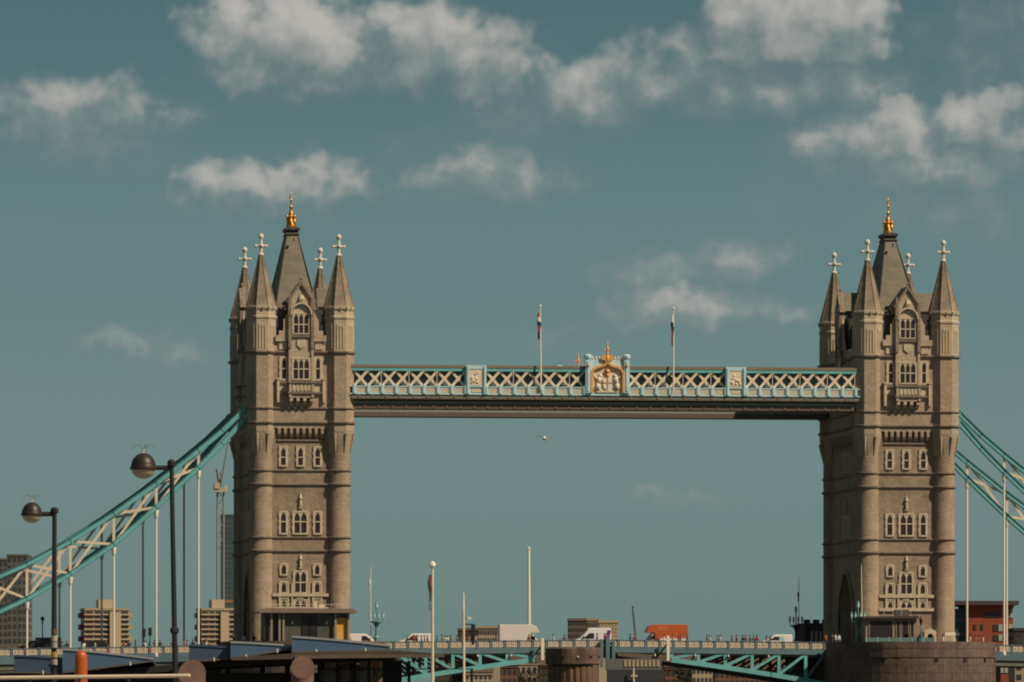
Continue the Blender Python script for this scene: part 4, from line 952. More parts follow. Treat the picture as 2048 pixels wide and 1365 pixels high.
LTEAL = mat('lamp_teal', (.085, .27, .29), .5)
ornate(753, -20, 1205, 1283, 'turquoise ornate lamp with several lanterns before the hidden white van', mt=LTEAL)
ornate(1716, -20.5, 1204, 1283, 'turquoise ornate lamp before the dark archway of the tower on the round pier', mt=LTEAL)
ornate(1592, 18, 1214, 1283, 'dark silhouetted ornate lamp beside the dark crenellated lodge', mt=DARK)
p = on(743, 1215, -20); flagpole('flagpole', (p.x, -19, 12.6), on(743, 1142, -19).z-12.6, .07, 'thin white flagpole with a pale limp pennant beside the turquoise lamp', flag=(9.0, 1.6, [WHI, (.55, .52, .48)], .3), ball=False)
p = on(1729, 1283, -21); flagpole('flagpole', (p.x, -19.5, 12.6), on(1727, 1140, -19.5).z-12.6, .08, 'thin bare white flagpole beside the archway of the tower on the round pier', ball=False, lean=(-.15, 0))
p = on(1599, 1283, 20); flagpole('flagpole', (p.x, 20.5, 12.6), on(1598, 1158, 20.5).z-12.6, .06, 'thin dark flagpole rising from the silhouetted lamp', mt=DARK, ball=False, flag=(8.2, 1.4, [(.03, .03, .03), (.05, .04, .04)], .25))
t = thing('lamp_standard', 'slim dark turquoise lamp post beside the stone doorway on the round pier', 'street lamp', (on(1842, 1283, -26).x, -26, 12.5))
m = MB(); m.lathe([(.28, 0), (.28, .3), (.14, .5), (.1, 2.4), (.16, 2.5), (.08, 2.6), (.07, 3.1)], 8); m.build('column', TEALD, t)
m = MB(); m.lathe([(.1, 3.1), (.2, 3.4), (.24, 3.8), (.1, 4.1), (.02, 4.3)], 8); m.build('lantern', DARK, t)
t = thing('white_tent_table', 'white topped trestle table under open sky on the round pier', 'table', (on(1899, 1283, -22).x, -22, 12.55))
m = MB(); m.box(-.7, .7, -.6, .6, 1.7, 2.1); m.build('canopy', WHITE, t)
for x in (-.66, .66):
    for y in (-.55, .55): m = MB(); m.box(x-.03, x+.03, y-.03, y+.03, 0, 1.75); m.build('leg', WHITE, t)
m = MB(); m.box(-.8, .8, -.5, .5, .7, .78); m.build('shelf', WHITE, t)
# far lodge silhouetted beside the tower
Y = 24; p0, p1 = on(1604, 1283, Y), on(1662, 1283, Y); t = thing('crenellated_lodge', 'dark crenellated stone lodge beside the tower base', 'lodge', ((p0.x+p1.x)/2, Y, 12.5)); w_ = (p1.x-p0.x)/2; h = on(1620, 1247, Y).z-12.5
m = MB(); m.box(-w_, w_, -2, 4, 0, h); m.build('wall', mat('lodge_stone', (.06, .05, .05), .9), t)
m = MB(); m.box(-.42, .42, -.3, .3, 0, .5); cm = m.mesh('merlon', MATS['lodge_stone'])
x = -w_+.4
while x < w_: ob('merlon', cm, t, (x, -1.7, h)); x += 1.3
for x in (-1.0, -.4, .2): m = MB(); m.box(x-.16, x+.16, -2.06, -1.98, h*.2, h*.72); m.build('window', mat('pale_glass', (.42, .4, .33), .3), t)
# white fender posts hanging on the bascule girders
for px, y0, y1, lab in ((1085, 1277, 1321, 'white vertical post on the girder under the white box truck'), (1336, 1272, 1322, 'white vertical post on the girder below the orange truck')):
    a, b = on(px, y0, -12.2), on(px, y1, -12.2); t = thing('marker_post', lab, 'marker post', (b.x, -12.2, b.z), group='white marker posts'); h = a.z-b.z
    m = MB(); m.box(-.2, .2, -.1, .1, 0, h); bev(m.build('post', mat('marker_cream', (.75, .66, .48), .5), t), .03)
    m = MB(); m.box(-.1, .1, .09, 1.3, h*.62, h*.68); m.build('bracket', DKBLUE, t)
# ------------------------------------------------------------------ foreground: embankment lamps, pontoon, poles
def street_lamp(px, py_joint, depth, hd, label, bottom, lean):
    P0 = at(px, py_joint, depth); s = depth/F                # metres per pixel there
    zb_ = 4.2; t = thing('street_lamp', label, 'street lamp', (P0.x, P0.y, zb_), -ALPHA, 'globe street lamps'); h = P0.z-zb_
    r = 5.2*s
    m = MB(); m.tube((lean, 0, 0), (0, 0, h+.05), r*1.15, r*.85, 12); m.lathe([(r*1.15, h*.4), (r*1.7, h*.405), (r*1.7, h*.418), (r*1.15, h*.423)], 12, lean*.6, 0)
    m.lathe([(r*2.2, 0), (r*2.2, .4), (r*1.3, .5)], 12, lean, 0); m.lathe([(r, h), (r*1.6, h+.02), (r*1.6, h+.1), (r*.8, h+.15)], 10); m.build('pole', DARK, t)
    cx = -hd*1.12
    m = MB(); m.tube((0, 0, h-.02), (cx, 0, h-.02), r*.9, r*.9, 8); m.build('arm', DARK, t)
    R_ = hd/2
    m = MB(); m.smooth = True; m.lathe([(R_*1.06, h-.06), (R_*1.1, h-.03), (R_*1.0, h+.02)]+[(R_*math.cos(R(a)), h+.0+R_*1.1*math.sin(R(a))) for a in (12, 25, 40, 55, 70, 82)]+[(.01, h+R_*1.11)], 20, cx, 0); m.build('lamp_hood', mat('lamp_hood', (.03, .019, .018), .45, .1, 2), t)
    m = MB(); m.smooth = True; m.lathe([(.01, h-.05-R_*.78)]+[(R_*.95*math.sin(R(a)), h-.05-R_*.78*math.cos(R(a))) for a in (12, 25, 40, 55, 70, 82)]+[(R_*.98, h-.05)], 20, cx, 0); m.build('lamp_bowl', mat('milky_bowl', (.36, .32, .27), .3, .06, 2, spec=.5), t)
    sp = MB(); sp.tube((cx, 0, h+R_*1.08), (cx, 0, h+R_*1.3), .02, .012, 6); sp.ball((cx, 0, h+R_*1.33), .025, 6)
    sp.build('spike_base', CREAM, t)
    sp = MB()
    for k in range(5):
        a = R(72*k+10); q = [(cx, 0, h+R_*1.3)]
        for j in range(1, 5): q.append((cx+math.cos(a)*R_*.42*j/1.6, math.sin(a)*R_*.42*j/1.6, h+R_*1.3+R_*(.5*math.sin(j*.75))))
        for u, v in zip(q, q[1:]): sp.tube(u, v, .0035, .0035, 4)
    sp.build('bird_wire', mat('thin_wire', (.12, .12, .11), .5), t)
street_lamp(343, 934, 126, .50, 'tall dark globe street lamp crossing the suspension chain', 1300, .1)
street_lamp(109, 1027, 156, .50, 'shorter looking dark globe street lamp banded with stickers low on its pole', 1345, -.02)
# stickers on the second pole
P0 = at(108.5, 1300, 155.9); t = thing('pole_sticker', 'cluster of pale and amber stickers wrapped round the shorter lamp pole', 'sticker', (P0.x, P0.y, P0.z), -ALPHA)
for z, c in ((.45, (.12, .06, .05)), (.28, (.36, .33, .3)), (.12, (.3, .28, .26)), (-.12, (.34, .2, .06)), (-.3, (.3, .27, .25))):
    m = MB(); m.lathe([(.078, z-.07), (.079, z-.07), (.079, z+.07), (.078, z+.07)], 14); m.build('band', mat('sticker_%.2f' % z, c, .6), t)

# promenade slab carrying the lamps and the handrail
struct(MB().box(-14, 14, -60, 75, -4, 4.2).build('promenade', mat('promenade_stone', (.2, .18, .15), .9), None, (at(230, 1410, 120).x-6, at(230, 1410, 120).y-10, 0), -ALPHA))
a, b = at(-60, 1357, 92), at(377, 1352, 92)
t = thing('handrail', 'pale horizontal handrail passing before the orange fender', 'handrail', (a.x, a.y, a.z), -ALPHA); d = b-a; L_ = Vector((d.x, d.y, 0)).length
m = MB(); m.tube((0, 0, 0), (L_, 0, d.z), .03, .03, 10); m.ball((L_, 0, d.z), .032, 8); m.build('rail', mat('rail_pale', (.55, .47, .36), .5), t)
for k in range(5): m = MB(); x = L_*(.05+.225*k); m.tube((x, 0, 4.2-a.z), (x, 0, d.z*x/L_), .02, .02, 8); m.build('post', DARK, t)
# orange fender
P0 = at(162, 1301, 93); t = thing('orange_fender', 'orange rounded cylinder fender standing behind the pale handrail', 'fender', (P0.x, P0.y, 4.2), -ALPHA); h = P0.z-4.2; r = 12.8*93/F
om = mat('fender_orange', (.40, .085, .015), .4, .15, 3, col2=(.31, .06, .012))
m = MB(); m.smooth = True; m.lathe([(r*.9, 0), (r, .1), (r, h-r*1.3), (r*.95, h-r*.8), (r*.75, h-r*.35), (r*.42, h-r*.08), (.002, h)], 20); m.build('body', om, t)
m = MB(); m.lathe([(r*1.01, .3), (r*1.05, .32), (r*1.05, .36), (r*1.01, .38)], 20); m.build('band', DARK, t)

# pontoon pier hall with scalloped blue canopies
PD = 205.0
def loc(px, py, d=PD): return at(px, py, d)
O0 = at(600, 1410, PD); PO = Vector((O0.x, O0.y, 0))
def lx(px, d=PD): return (px-600)/F*d
def lz(py, d=PD): return 5+(HZ-py)/F*d
RDK = mat('pontoon_dark_roof', (.022, .018, .02), .7, .2, .6); RBR = mat('pontoon_roof_edge', (.135, .105, .085), .8, .2, .6, col2=(.10, .08, .066))
BLUE = mat('canopy_blue', (.082, .145, .245), .55, .12, .4, col2=(.07, .125, .215)); BLUED = mat('canopy_navy', (.055, .085, .14), .55, .12, .4)
LITE = mat('pale_trim', (.55, .5, .42), .5)
t = thing('pontoon_hall', 'low dark pontoon waiting hall with glazed bays beneath the blue canopies', 'pier building', PO, -ALPHA)
m = MB(); m.prism([(lx(-150), lz(1356)), (lx(30), lz(1347)), (lx(260), lz(1337)), (lx(430), lz(1321)), (lx(600), lz(1316)), (lx(790), lz(1309)), (lx(790), lz(1320)), (lx(600), lz(1327)), (lx(430), lz(1336)), (lx(260), lz(1350)), (lx(30), lz(1365)), (lx(-150), lz(1376))], 'y', 0, 9); m.build('roof', RDK, t)
m = MB(); m.prism([(lx(470), lz(1316.5)), (lx(640), lz(1305)), (lx(800), lz(1303)), (lx(878), lz(1309)), (lx(878), lz(1315)), (lx(800), lz(1313)), (lx(640), lz(1318)), (lx(470), lz(1322))], 'y', -2.2, 1.0); m.build('roof_edge', mat('roof_edge_dark', (.06, .046, .04), .8, .3, .8, col2=(.10, .08, .066)), t)
m = MB(); m.prism([(lx(595), lz(1312.5)), (lx(890), lz(1310)), (lx(890), lz(1316)), (lx(595), lz(1319))], 'y', -2.5, -2.21); m.build('eaves_beam', RBR, t)
m = MB(); m.box(lx(-150), lx(640), 1.2, 8, 1.6, lz(1346)); m.build('hall_wall', RDK, t)
m = MB(); m.box(lx(640), lx(790), 7.2, 7.4, 1.6, lz(1326)); m.build('back_wall', mat('hall_back', (.13, .10, .085), .8, .3, .5, col2=(.06, .05, .05)), t)
for px in (620, 638, 676, 710, 738, 768, 779, 795, 818):
    m = MB(); w_ = .05 if px not in (779, 795) else .14; m.box(lx(px)-w_, lx(px)+w_, -.1, .1, 1.6, lz(1322)); m.build('post', BLACKM, t)
m = MB(); m.box(lx(610), lx(946), -.14, -.02, lz(1339.5), lz(1337.5)); m.build('cross_rail', BLACKM, t)
m = MB(); m.box(lx(941), lx(946), -.14, .0, 1.6, lz(1337.5)); m.build('rail_post', BLACKM, t)
hg = bpy.data.materials.new('hall_glass'); hg.use_nodes = True; hb_ = hg.node_tree.nodes['Principled BSDF']; hb_.inputs['Transmission Weight'].default_value = .92; hb_.inputs['Roughness'].default_value = .05; hb_.inputs['IOR'].default_value = 1.05; hb_.inputs['Base Color'].default_value = (.6, .6, .6, 1)
for a_, b_ in ((639, 675), (677, 709), (711, 737), (739, 767)):
    m = MB(); m.box(lx(a_), lx(b_), .0, .02, 1.7, lz(1338.5)); m.build('pane', hg, t)
for k, px in enumerate((650, 664, 686, 700, 722, 732, 748, 758)):
    o = MB(); c = random.Random(k).choice([(.42, .2, .1), (.5, .42, .3), (.3, .12, .08), (.45, .38, .32)])
    o.box(-.14, .14, -.12, .12, 0, 1.05+.1*(k % 3)); o.box(-.14, .14, .1, .16, .5, 1.7)
    t2 = thing('hall_seat', 'warm coloured high backed seat inside the glazed pontoon hall', 'seat', (0, 0, 0), group='seats inside the pontoon hall'); q = PO+RX*lx(px)+AX*3.2; t2.location = (q.x, q.y, lz(1352)-1.0); t2.rotation_euler[2] = -ALPHA
    bev(o.build('seat_shell', mat('seat_%d' % (k % 4), c, .6), t2), .03)
struct(MB().box(lx(-400), lx(1300), -3, 12, 1.0, 1.59).build('pontoon_deck', mat('pontoon_deck', (.08, .07, .065), .9), None, PO, -ALPHA))
# scalloped canopy roofs
CAN = [((28,1312,1345),(128,1318,1346),.4,BLUED,'short dark blue canopy segment at the landward end behind the orange fender'),
       ((125,1299,1345),(306,1318,1321.5),.8,BLUE,'long blue wedge shaped canopy segment directly behind the orange fender'),
       ((378,1291,1323),(464,1296,1317),.5,BLUED,'short navy canopy segment next to the tall lamp pole base'),
       ((461,1285,1317),(586,1292.5,1297),.6,BLUE,'middle blue canopy segment before the tower foot crowd'),
       ((583.5,1274,1304.5),(780,1292,1300),.9,BLUE,'largest blue canopy segment before the grey cabin')]
for i, ((x0, t0, b0), (x1, t1, b1), bow, mt, lab) in enumerate(CAN):
    dd = PD-.4-.25*i; q = at((x0+x1)/2, HZ, dd); zb_ = min(lz(b0, dd), lz(b1, dd))
    t = thing('canopy_segment', lab, 'canopy', (q.x, q.y, zb_), -ALPHA, 'scalloped blue canopies'); 
    def X_(px): return (px-(x0+x1)/2)/F*dd
    n = 12; top, bot = [], []
    for k in range(n+1):
        u = k/n; px = x0+(x1-x0)*u
        ty = t0+(t1-t0)*u-bow*3.2*math.sin(math.pi*u)*(1-u*.3)*.6; by = b0+(b1-b0)*u**1.15
        top.append((X_(px), lz(ty, dd)-zb_)); bot.append((X_(px), lz(max(by, ty+2.5), dd)-zb_))
    m = MB(); m.prism(top+bot[::-1], 'y', 0, .12); m.build('fascia', mt, t)
    m = MB()
    m.rings([[(x, .1, z-.02), (x, 5.5, z-.5), (x, 5.5, z-.56), (x, .1, z-.09)] for x, z in top]); m.build('roof_skin', BLUED, t)
    m = MB(); m.rings([[(x, -.03, z-.03), (x, .14, z-.03), (x, .14, z+.035), (x, -.03, z+.035)] for x, z in top]); m.build('edge_trim', mat('canopy_trim', (.30, .32, .35), .5) if i in (1, 3, 4) else BLUED, t)
    m = MB()
    m.rings([[(x, -.04, z-.03), (x, .14, z-.03), (x, .14, z+.02), (x, -.04, z+.02)] for x, z in bot]); m.build('lower_trim', RBR, t)
    for u in ((.25, .75) if x1-x0 > 110 else (.6,)):
        k = int(u*n); lm = MB(); lm.lathe([(.01, -.05), (.03, -.03), (.028, .07), (.01, .09)], 8, bot[k][0], -.12, ); o = lm.build('bulkhead_lamp', LITE, t, (0, 0, bot[k][1]-.02))
# canopy supports
t = [o for o in bpy.data.objects if o.name.startswith('pontoon_hall')][0]
for px in (60, 180, 290, 400, 450, 520, 570, 640, 700, 770):
    m = MB(); m.box(lx(px)-.08, lx(px)+.08, 2, 2.2, 1.6, lz(1325)); m.build('canopy_post', BLACKM, t)
# oblique cut piles
RUST = mat('rusty_pile', (.135, .075, .055), .85, .3, 3.5, col2=(.10, .055, .042)); PILEB = mat('pile_side', (.15, .10, .08), .9, .2, 2)
for px, py, rp_, dd, lab in ((605, 1337, 22.5, 170, 'rust brown pile with round slanted end below the largest canopy'), (384, 1350, 27, 150, 'rust brown pile with round end beside the tip of the handrail')):
    r = rp_*dd/F; q = at(px, HZ, dd); zt_ = 5+(HZ-py)/F*dd
    t = thing('mooring_pile', lab, 'pile', (q.x, q.y, -1), -ALPHA, 'rusty mooring piles')
    N = 24; m = MB(); top = [(r*math.cos(R(15*i)), r*math.sin(R(15*i))*1.0, zt_+1+r*math.sin(R(15*i))) for i in range(N)]
    m.smooth = True; m.rings([[(x, y, 0) for x, y, z in top], top], cap=False); m.build('shaft', PILEB, t)
    m = MB(); m.rings([[(x*1.02, y*1.02-.0, z-.02) for x, y, z in top], [(x*1.02, y*1.02, z+.03) for x, y, z in top]]); m.build('end_cap', RUST, t)
# foreground poles
P0 = at(865, HZ, 170); flagpole('flagpole', (P0.x, P0.y, 1.6), 5+(HZ-1137)/F*170-1.6, .055, 'tall cream flagpole with ball top and limp dark green flag', mt=mat('cream_pole', (.62, .53, .38), .5), flag=(5+(HZ-1150)/F*170-1.6, .95, [(.12, .07, .06), (.1, .06, .05), (.06, .12, .1), (.12, .3, .32)], .13), ball='b')
P0 = at(930, HZ, 172); flagpole('signal_pole', (P0.x, P0.y, 1.6), 5+(HZ-1219)/F*172-1.6, .05, 'cream pole carrying a small lamp and a dark hanging signal', mt=MATS['cream_pole'], ball=False, lean=(-.04, 0))
sp = bpy.data.objects[[o.name for o in bpy.data.objects if o.name.startswith('signal_pole')][0]]; sp['category'] = 'signal pole'
s_ = 172/F; zz = lambda py: 5+(HZ-py)*s_-1.6
m = MB(); m.tube((0, 0, zz(1249)), (17*s_, 0, zz(1249)), .02, .02, 6); m.tube((0, 0, zz(1237)), (8*s_, 0, zz(1237)), .012, .012, 6); m.build('bracket', DARK, sp)
m = MB(); m.box(12.5*s_, 20*s_, -.05, .05, zz(1272), zz(1249)); m.lathe([(.03, zz(1290)), (.05, zz(1280)), (.05, zz(1272))], 8, 16*s_, 0); m.build('signal_head', BLACKM, sp)
m = MB(); m.box(4*s_, 13*s_, -.04, .04, zz(1239), zz(1234)); m.build('small_lamp', MATS['cream_pole'], sp)
# stained dolphin in mid river
dd = 360; q = at(1146, HZ, dd); s_ = dd/F
DOL = mat('dolphin_concrete', (.19, .125, .085), .9, .3, 1.6, col2=(.075, .05, .04), streak=.8); 
t = thing('mooring_dolphin', 'stained brown round concrete dolphin standing before the drawbridge middle', 'dolphin', (q.x, q.y, -1), -ALPHA)
zz = lambda py: 5+(HZ-py)*s_+1
r = 54*s_
m = MB(); m.smooth = False; m.lathe([(r*.92, zz(1331)), (r*1.02, zz(1328)), (r*1.02, zz(1298)), (r*.98, zz(1296)), (.05, zz(1295.5))], 28); m.build('cap', DOL, t)
m = MB(); m.lathe([(r*.8, 0), (r*.8, zz(1334)), (r*.7, zz(1331))], 24); m.build('core', mat('dolphin_dark', (.05, .035, .03), .9), t)
pl = MB(); pl.tube((0, 0, 0), (0, 0, zz(1333)), .27, .27, 8); pl = pl.mesh('timber_pile', mat('pile_timber', (.15, .09, .055), .9, .3, 2, streak=.5, col2=(.12, .07, .045)))
for k in range(22):
    a = R(360/22*k); ob('timber_pile', pl, t, (r*.76*math.cos(a), r*.76*math.sin(a), 0))
for k in range(6):
    a = R(190+30*k); m = MB(); m.box(-.06, .06, -.06, .06, 0, .1); m.build('bolt', LITE if k % 3 == 0 else DARK, t, (r*1.02*math.cos(a), r*1.02*math.sin(a), zz(1316)))

# ------------------------------------------------------------------ city beyond the bridge
def facade(name, px0, px1, py0, py1, depth, label, wall, cat='building', dep=14, rows=6, cols=6, winm=GLASS, band=None, rot=0, wf=.62, hf=.55, roofm=None, group=None, base=5.2, skip=0, sidewin=3):
    q = at((px0+px1)/2, HZ, depth); s = depth/F; w_ = (px1-px0)*s/2; z1 = 5+(HZ-py0)*s; h = z1-base
    t = thing(name, label, cat, (q.x, q.y, base), -ALPHA+rot, group)
    m = MB(); m.box(-w_, w_, 0, dep, 0, h); m.build('wall', wall, t)
    hb = 5+(HZ-py1)*s-base; rh = (h-hb)/rows; cw = 2*w_/cols
    wm = MB(); wm.box(-cw*wf/2, cw*wf/2, -.05, .12, 0, rh*hf); wm = wm.mesh('window', winm)
    for r in range(rows):
        for c in range(cols):
            if skip and (r*7+c*3) % skip == 0: continue
            ob('window', wm, t, (-w_+cw*(c+.5), 0, hb+rh*(r+.5)-rh*hf/2))
        if band:
            m = MB(); m.box(-w_-.2, w_+.2, -.35, .1, hb+rh*r-.0, hb+rh*r+rh*.28); m.build('floor_band', band, t)
    cw2 = dep/sidewin
    sm = MB(); sm.box(-.08, .05, -cw2*.3, cw2*.3, 0, rh*hf); sm = sm.mesh('window', winm)
    for sd in (-1, 1):
        for r in range(rows):
            for c in range(sidewin): ob('window', sm, t, (sd*w_, cw2*(c+.5), hb+rh*(r+.5)-rh*hf/2), 0 if sd < 0 else math.pi)
    m = MB(); m.box(-w_-.15, w_+.15, -.15, dep+.15, h, h+.5); m.build('roof', roofm or wall, t)
    return t, w_, h, s
CON = mat('grey_concrete', (.13, .125, .11), .9, .12, .3, col2=(.105, .10, .095)); BAND = mat('beige_band', (.46, .37, .255), .85, .1, .5); TAN = mat('tan_concrete', (.36, .29, .20), .9, .12, .4)
GLT = mat('blue_grey_cladding', (.075, .105, .115), .4, .1, .15); WDK = mat('window_dark', (.05, .052, .055), .35, .15, .4); WPALE = mat('window_pale', (.36, .40, .34), .35, .15, .4); BRK = mat('orange_brick', (.30, .075, .035), .9, .12, .6, col2=(.26, .062, .03))
facade('tower_block', -70, 26, 1121, 1290, 1500, 'lower grey concrete tower block slab behind the white chain bracing', CON, 'building', 18, 12, 10, WDK, base=5.2)
facade('tower_block', 14, 55, 1113, 1290, 1470, 'taller grey tower block slab behind the white chain bracing', CON, 'building', 14, 12, 4, WDK)
t, w_, h, s = facade('glass_tower', 441, 474, 1032, 1290, 2200, 'slim blue grey glass tower block rising behind the tower edge', GLT, 'building', 24, 26, 4, mat('blue_glass', (.06, .085, .095), .2, .1, .2), wf=.82, hf=.6)
m = MB(); 
for k in (7, 14): m.box(-w_*.7, w_*.5, -.12, .02, h*k/26, h*k/26+1.0)
m.build('facade_strip', mat('copper_strip', (.3, .17, .09), .6), t)  # copper coloured strips across the glass tower front
def block(px0, px1, py0, depth, label, rot):
    t, w_, h, s = facade('apartment_block', px0, px1, py0, 1300, depth, label, TAN, 'building', 13, 8, 5, WDK, BAND, rot, .8, .5, group='pale apartment blocks')
    m = MB(); m.box(-w_*.35, w_*.42, 2, 9, h+.5, h+.5+17*s); m.build('lift_house', BAND, t)
    m = MB(); m.box(w_*.12, w_*.62, -.8, .02, 0, h-.4); m.build('stair_tower', BAND, t)
    for k in range(8):
        z = h*(k+.35)/8
        for sd, c in ((-1, mat('balcony_red', (.17, .05, .05), .8)), (1, TAN)):
            m = MB(); m.box(sd*w_-.2, sd*w_+sd*1.0, 1, 7, z, z+1.1); m.build('balcony', c, t)
block(170, 258, 1221, 1350, 'pale balcony apartment block beyond the black car', R(8)); block(404, 470, 1221, 1350, 'pale balcony apartment block beside the dark tower wall', R(8))
facade('low_building', 916, 1000, 1262, 1290, 1250, 'low brown building with window rows behind the white box truck', mat('umber_wall', (.12, .085, .07), .9), 'building', 12, 2, 12, WDK)
facade('low_building', 955, 1000, 1257, 1290, 1200, 'narrow tan building with tall windows behind the white box truck', TAN, 'building', 10, 2, 9, WDK)
facade('office_block', 1137, 1196, 1242, 1290, 1300, 'dark gridded office block behind the purple striped van', mat('brown_grid', (.14, .10, .09), .9), 'building', 12, 4, 12, WDK, wf=.6)
facade('office_block', 1174, 1194, 1241.5, 1290, 1280, 'narrow tan office tower squeezed between two blocks', TAN, 'building', 10, 3, 5, WDK)
facade('office_block', 1198, 1236, 1246, 1290, 1260, 'pale beige office block rising behind the rear of the striped van', BAND, 'building', 10, 6, 6, TAN)
t, w_, h, s = facade('brick_building', 1935, 2026, 1216, 1290, 1150, 'modern orange brick building with flat oversailing roof', BRK, 'building', 22, 1, 1, WDK, skip=1, sidewin=4, base=5.2)
m = MB(); m.box(-w_-2.4, w_+1.0, -1.2, 22, h+.5, h+1.25); m.build('oversailing_roof', mat('dark_roof', (.07, .05, .055), .8), t)
def bw(px0, px1, py0, py1, n, mt, fr=True):
    cx = (1935+2026)/2; x0, x1 = (px0-cx)*s, (px1-cx)*s; z0, z1 = 5+(HZ-py1)*s-5.2, 5+(HZ-py0)*s-5.2
    for k in range(n):
        a_, b_ = x0+(x1-x0)*k/n, x0+(x1-x0)*(k+1)/n; m = MB(); m.box(a_+.1, b_-.1, -.12, .05, z0, z1); m.build('window', mt if (k*5+n) % 4 else WDK, t)
bw(1966, 2001, 1227, 1235, 3, WDK); bw(2012, 2027, 1219, 1236, 2, WPALE); bw(1946, 1954, 1249, 1260, 1, WDK); bw(1961, 1968, 1249, 1260, 1, WDK); bw(1986, 2026, 1249, 1263, 4, WPALE); bw(1986, 2026, 1270, 1282, 4, WPALE); bw(1990, 2026, 1332, 1346, 4, WPALE); bw(1990, 2026, 1304, 1312, 3, WDK)
m = MB(); m.box(-w_-8, -w_-.02, 1, 20, 0, h*.99); m.build('glazed_wing', mat('wing_dark', (.05, .052, .055), .4), t)
for k in range(3): m = MB(); m.box(-w_-7.8, -w_-.3, .85, 1.02, h*.56+k*2.6, h*.56+k*2.6+.5); m.build('wing_band', CON, t)
facade('low_building', 2028, 2110, 1262, 1290, 1100, 'dark low building beyond the end of the orange brick one', mat('dark_house', (.06, .05, .055), .9), 'building', 12, 2, 4, WDK)
facade('stone_building', 2030, 2110, 1325, 1365, 1000, 'cream stone building under the side span', TAN, 'building', 12, 2, 5, WDK, base=-.5)
# tower crane and slim masts
YC = 2050; q = at(441, HZ, YC); s = YC/F; t = thing('tower_crane', 'slim grey tower crane with raised jib beside the glass tower block', 'crane', (q.x, q.y, 5.2), -ALPHA); zc = lambda py: 5+(HZ-py)*s-5.2
CRN = mat('crane_grey', (.20, .21, .20), .6); CRP = mat('crane_pale', (.5, .42, .32), .6)
m = MB()
for x in (-1, 1):
    for y in (-1, 1): m.tube((x, y, 0), (x, y, zc(985)), .28, .28, 4)
z = zc(1100)
while z < zc(990):
    m.tube((-1, -1, z), (1, -1, z+2.4), .16, .16, 4); m.tube((1, -1, z+2.4), (-1, -1, z+4.8), .16, .16, 4); z += 4.8
m.build('mast', CRN, t)
m = MB(); m.box(-2.2, 2.2, -2, 2, zc(985), zc(978)); m.box(-1.9, -.2, -2.3, 0, zc(978), zc(966)); m.build('slewing_cab', CRP, t)
m = MB()
for y in (-.8, .8): m.tube((0, y, zc(978)), ((457-441)*s, y, zc(880)), .32, .2, 4)
for k in range(14):
    u0, u1 = k/14, (k+1)/14; A, B_ = Vector((0, 0, zc(978))), Vector(((457-441)*s, 0, zc(880))); m.tube(A+(B_-A)*u0+Vector((0, -.8, 0)), A+(B_-A)*u1+Vector((0, .8, 0)), .14, .14, 4)
m.build('jib', CRN, t)
m = MB(); m.tube((0, 0, zc(978)), (-(441-434)*s, 0, zc(938)), .7, .5, 6); m.tube((-(441-434)*s, 0, zc(938)), (4*s, 0, zc(955)), .15, .15, 4); m.build('a_frame', CRN, t)
m = MB(); m.box(-14*s, -8*s, -1, 1, zc(985), zc(966)); m.box(9*s, 13*s, -1, 1, zc(985), zc(972)); m.build('counterweight', CRP, t)
q = at(1059, HZ, 1500); s = 1500/F; t = thing('white_mast', 'tall slim white mast rising behind the white box truck', 'mast', (q.x, q.y, 5.2)); m = MB(); m.tube((0, 0, 0), (-1.5*s, 0, (HZ-1100)*s-.2), .5, .3, 8); m.build('shaft', WHITE, t); m = MB(); m.lathe([(.3, (HZ-1100)*s-.2), (.45, (HZ-1099)*s), (.05, (HZ-1096)*s)], 8, -1.5*s, 0); m.build('tip', WHITE, t)
q = at(1284, HZ, 1400); s = 1400/F; t = thing('crane_jib', 'dark leaning crane jib beside the orange truck', 'crane', (q.x, q.y, 5.2), -ALPHA); m = MB()
for o_ in (-.25, .25): m.tube((o_, 0, 0), (-19*s+o_*.3, 0, (HZ-1214)*s), .14, .08, 4)
for k in range(12): u = k/12; m.tube((-19*s*u-.2, 0, (HZ-1214)*s*u), (-19*s*(u+.08)+.2, 0, (HZ-1214)*s*(u+.08)), .1, .1, 4)
m.build('jib', mat('crane_dark', (.09, .095, .09), .6), t); m = MB(); m.box(-3, 3, -2, 2, 0, 3); m.build('crane_base', MATS['crane_dark'], t)
# traffic signals and lamp on the side span
for px, py, lab in ((288, 1259, 'dark traffic signal with its head nearer the balcony block'), (300, 1257, 'dark traffic signal with its head beside the hanger rod')):
    X = on(px, 1290, -9).x; h = on(px, py, -9).z-deckz(X); t = thing('traffic_signal', lab, 'traffic light', (X, -9, deckz(X)+.1), group='traffic signals'); m = MB(); m.tube((0, 0, 0), (0, 0, h-.4), .06, .06, 8); m.build('post', DARK, t)
    m = MB(); m.box(-.22, .22, -.15, .15, h-1.1, h); m.build('signal_head', BLACKM, t)
    for k in range(3):
        m = MB(); m.tube((0, -.15, h-.2-.33*k), (0, -.2, h-.2-.33*k), .11, .11, 8); m.build('lens', mat('lens_dark', (.06, .05, .05), .3), t)
X = on(85, 1290, 9).x; t = thing('lantern_post', 'small dark lantern post on the side span near the shorter globe lamp', 'street lamp', (X, 9, deckz(X)+.1)); m = MB(); h = on(85, 1236, 9).z-deckz(X); m.tube((0, 0, 0), (0, 0, h-.9), .11, .07, 8); m.build('column', BROWNG, t); m = MB(); m.lathe([(.12, h-.9), (.1, h-.5), (.3, h-.35), (.25, h-.1), (.03, h+.1)], 8, 0, 0); m.build('lantern', DARK, t)

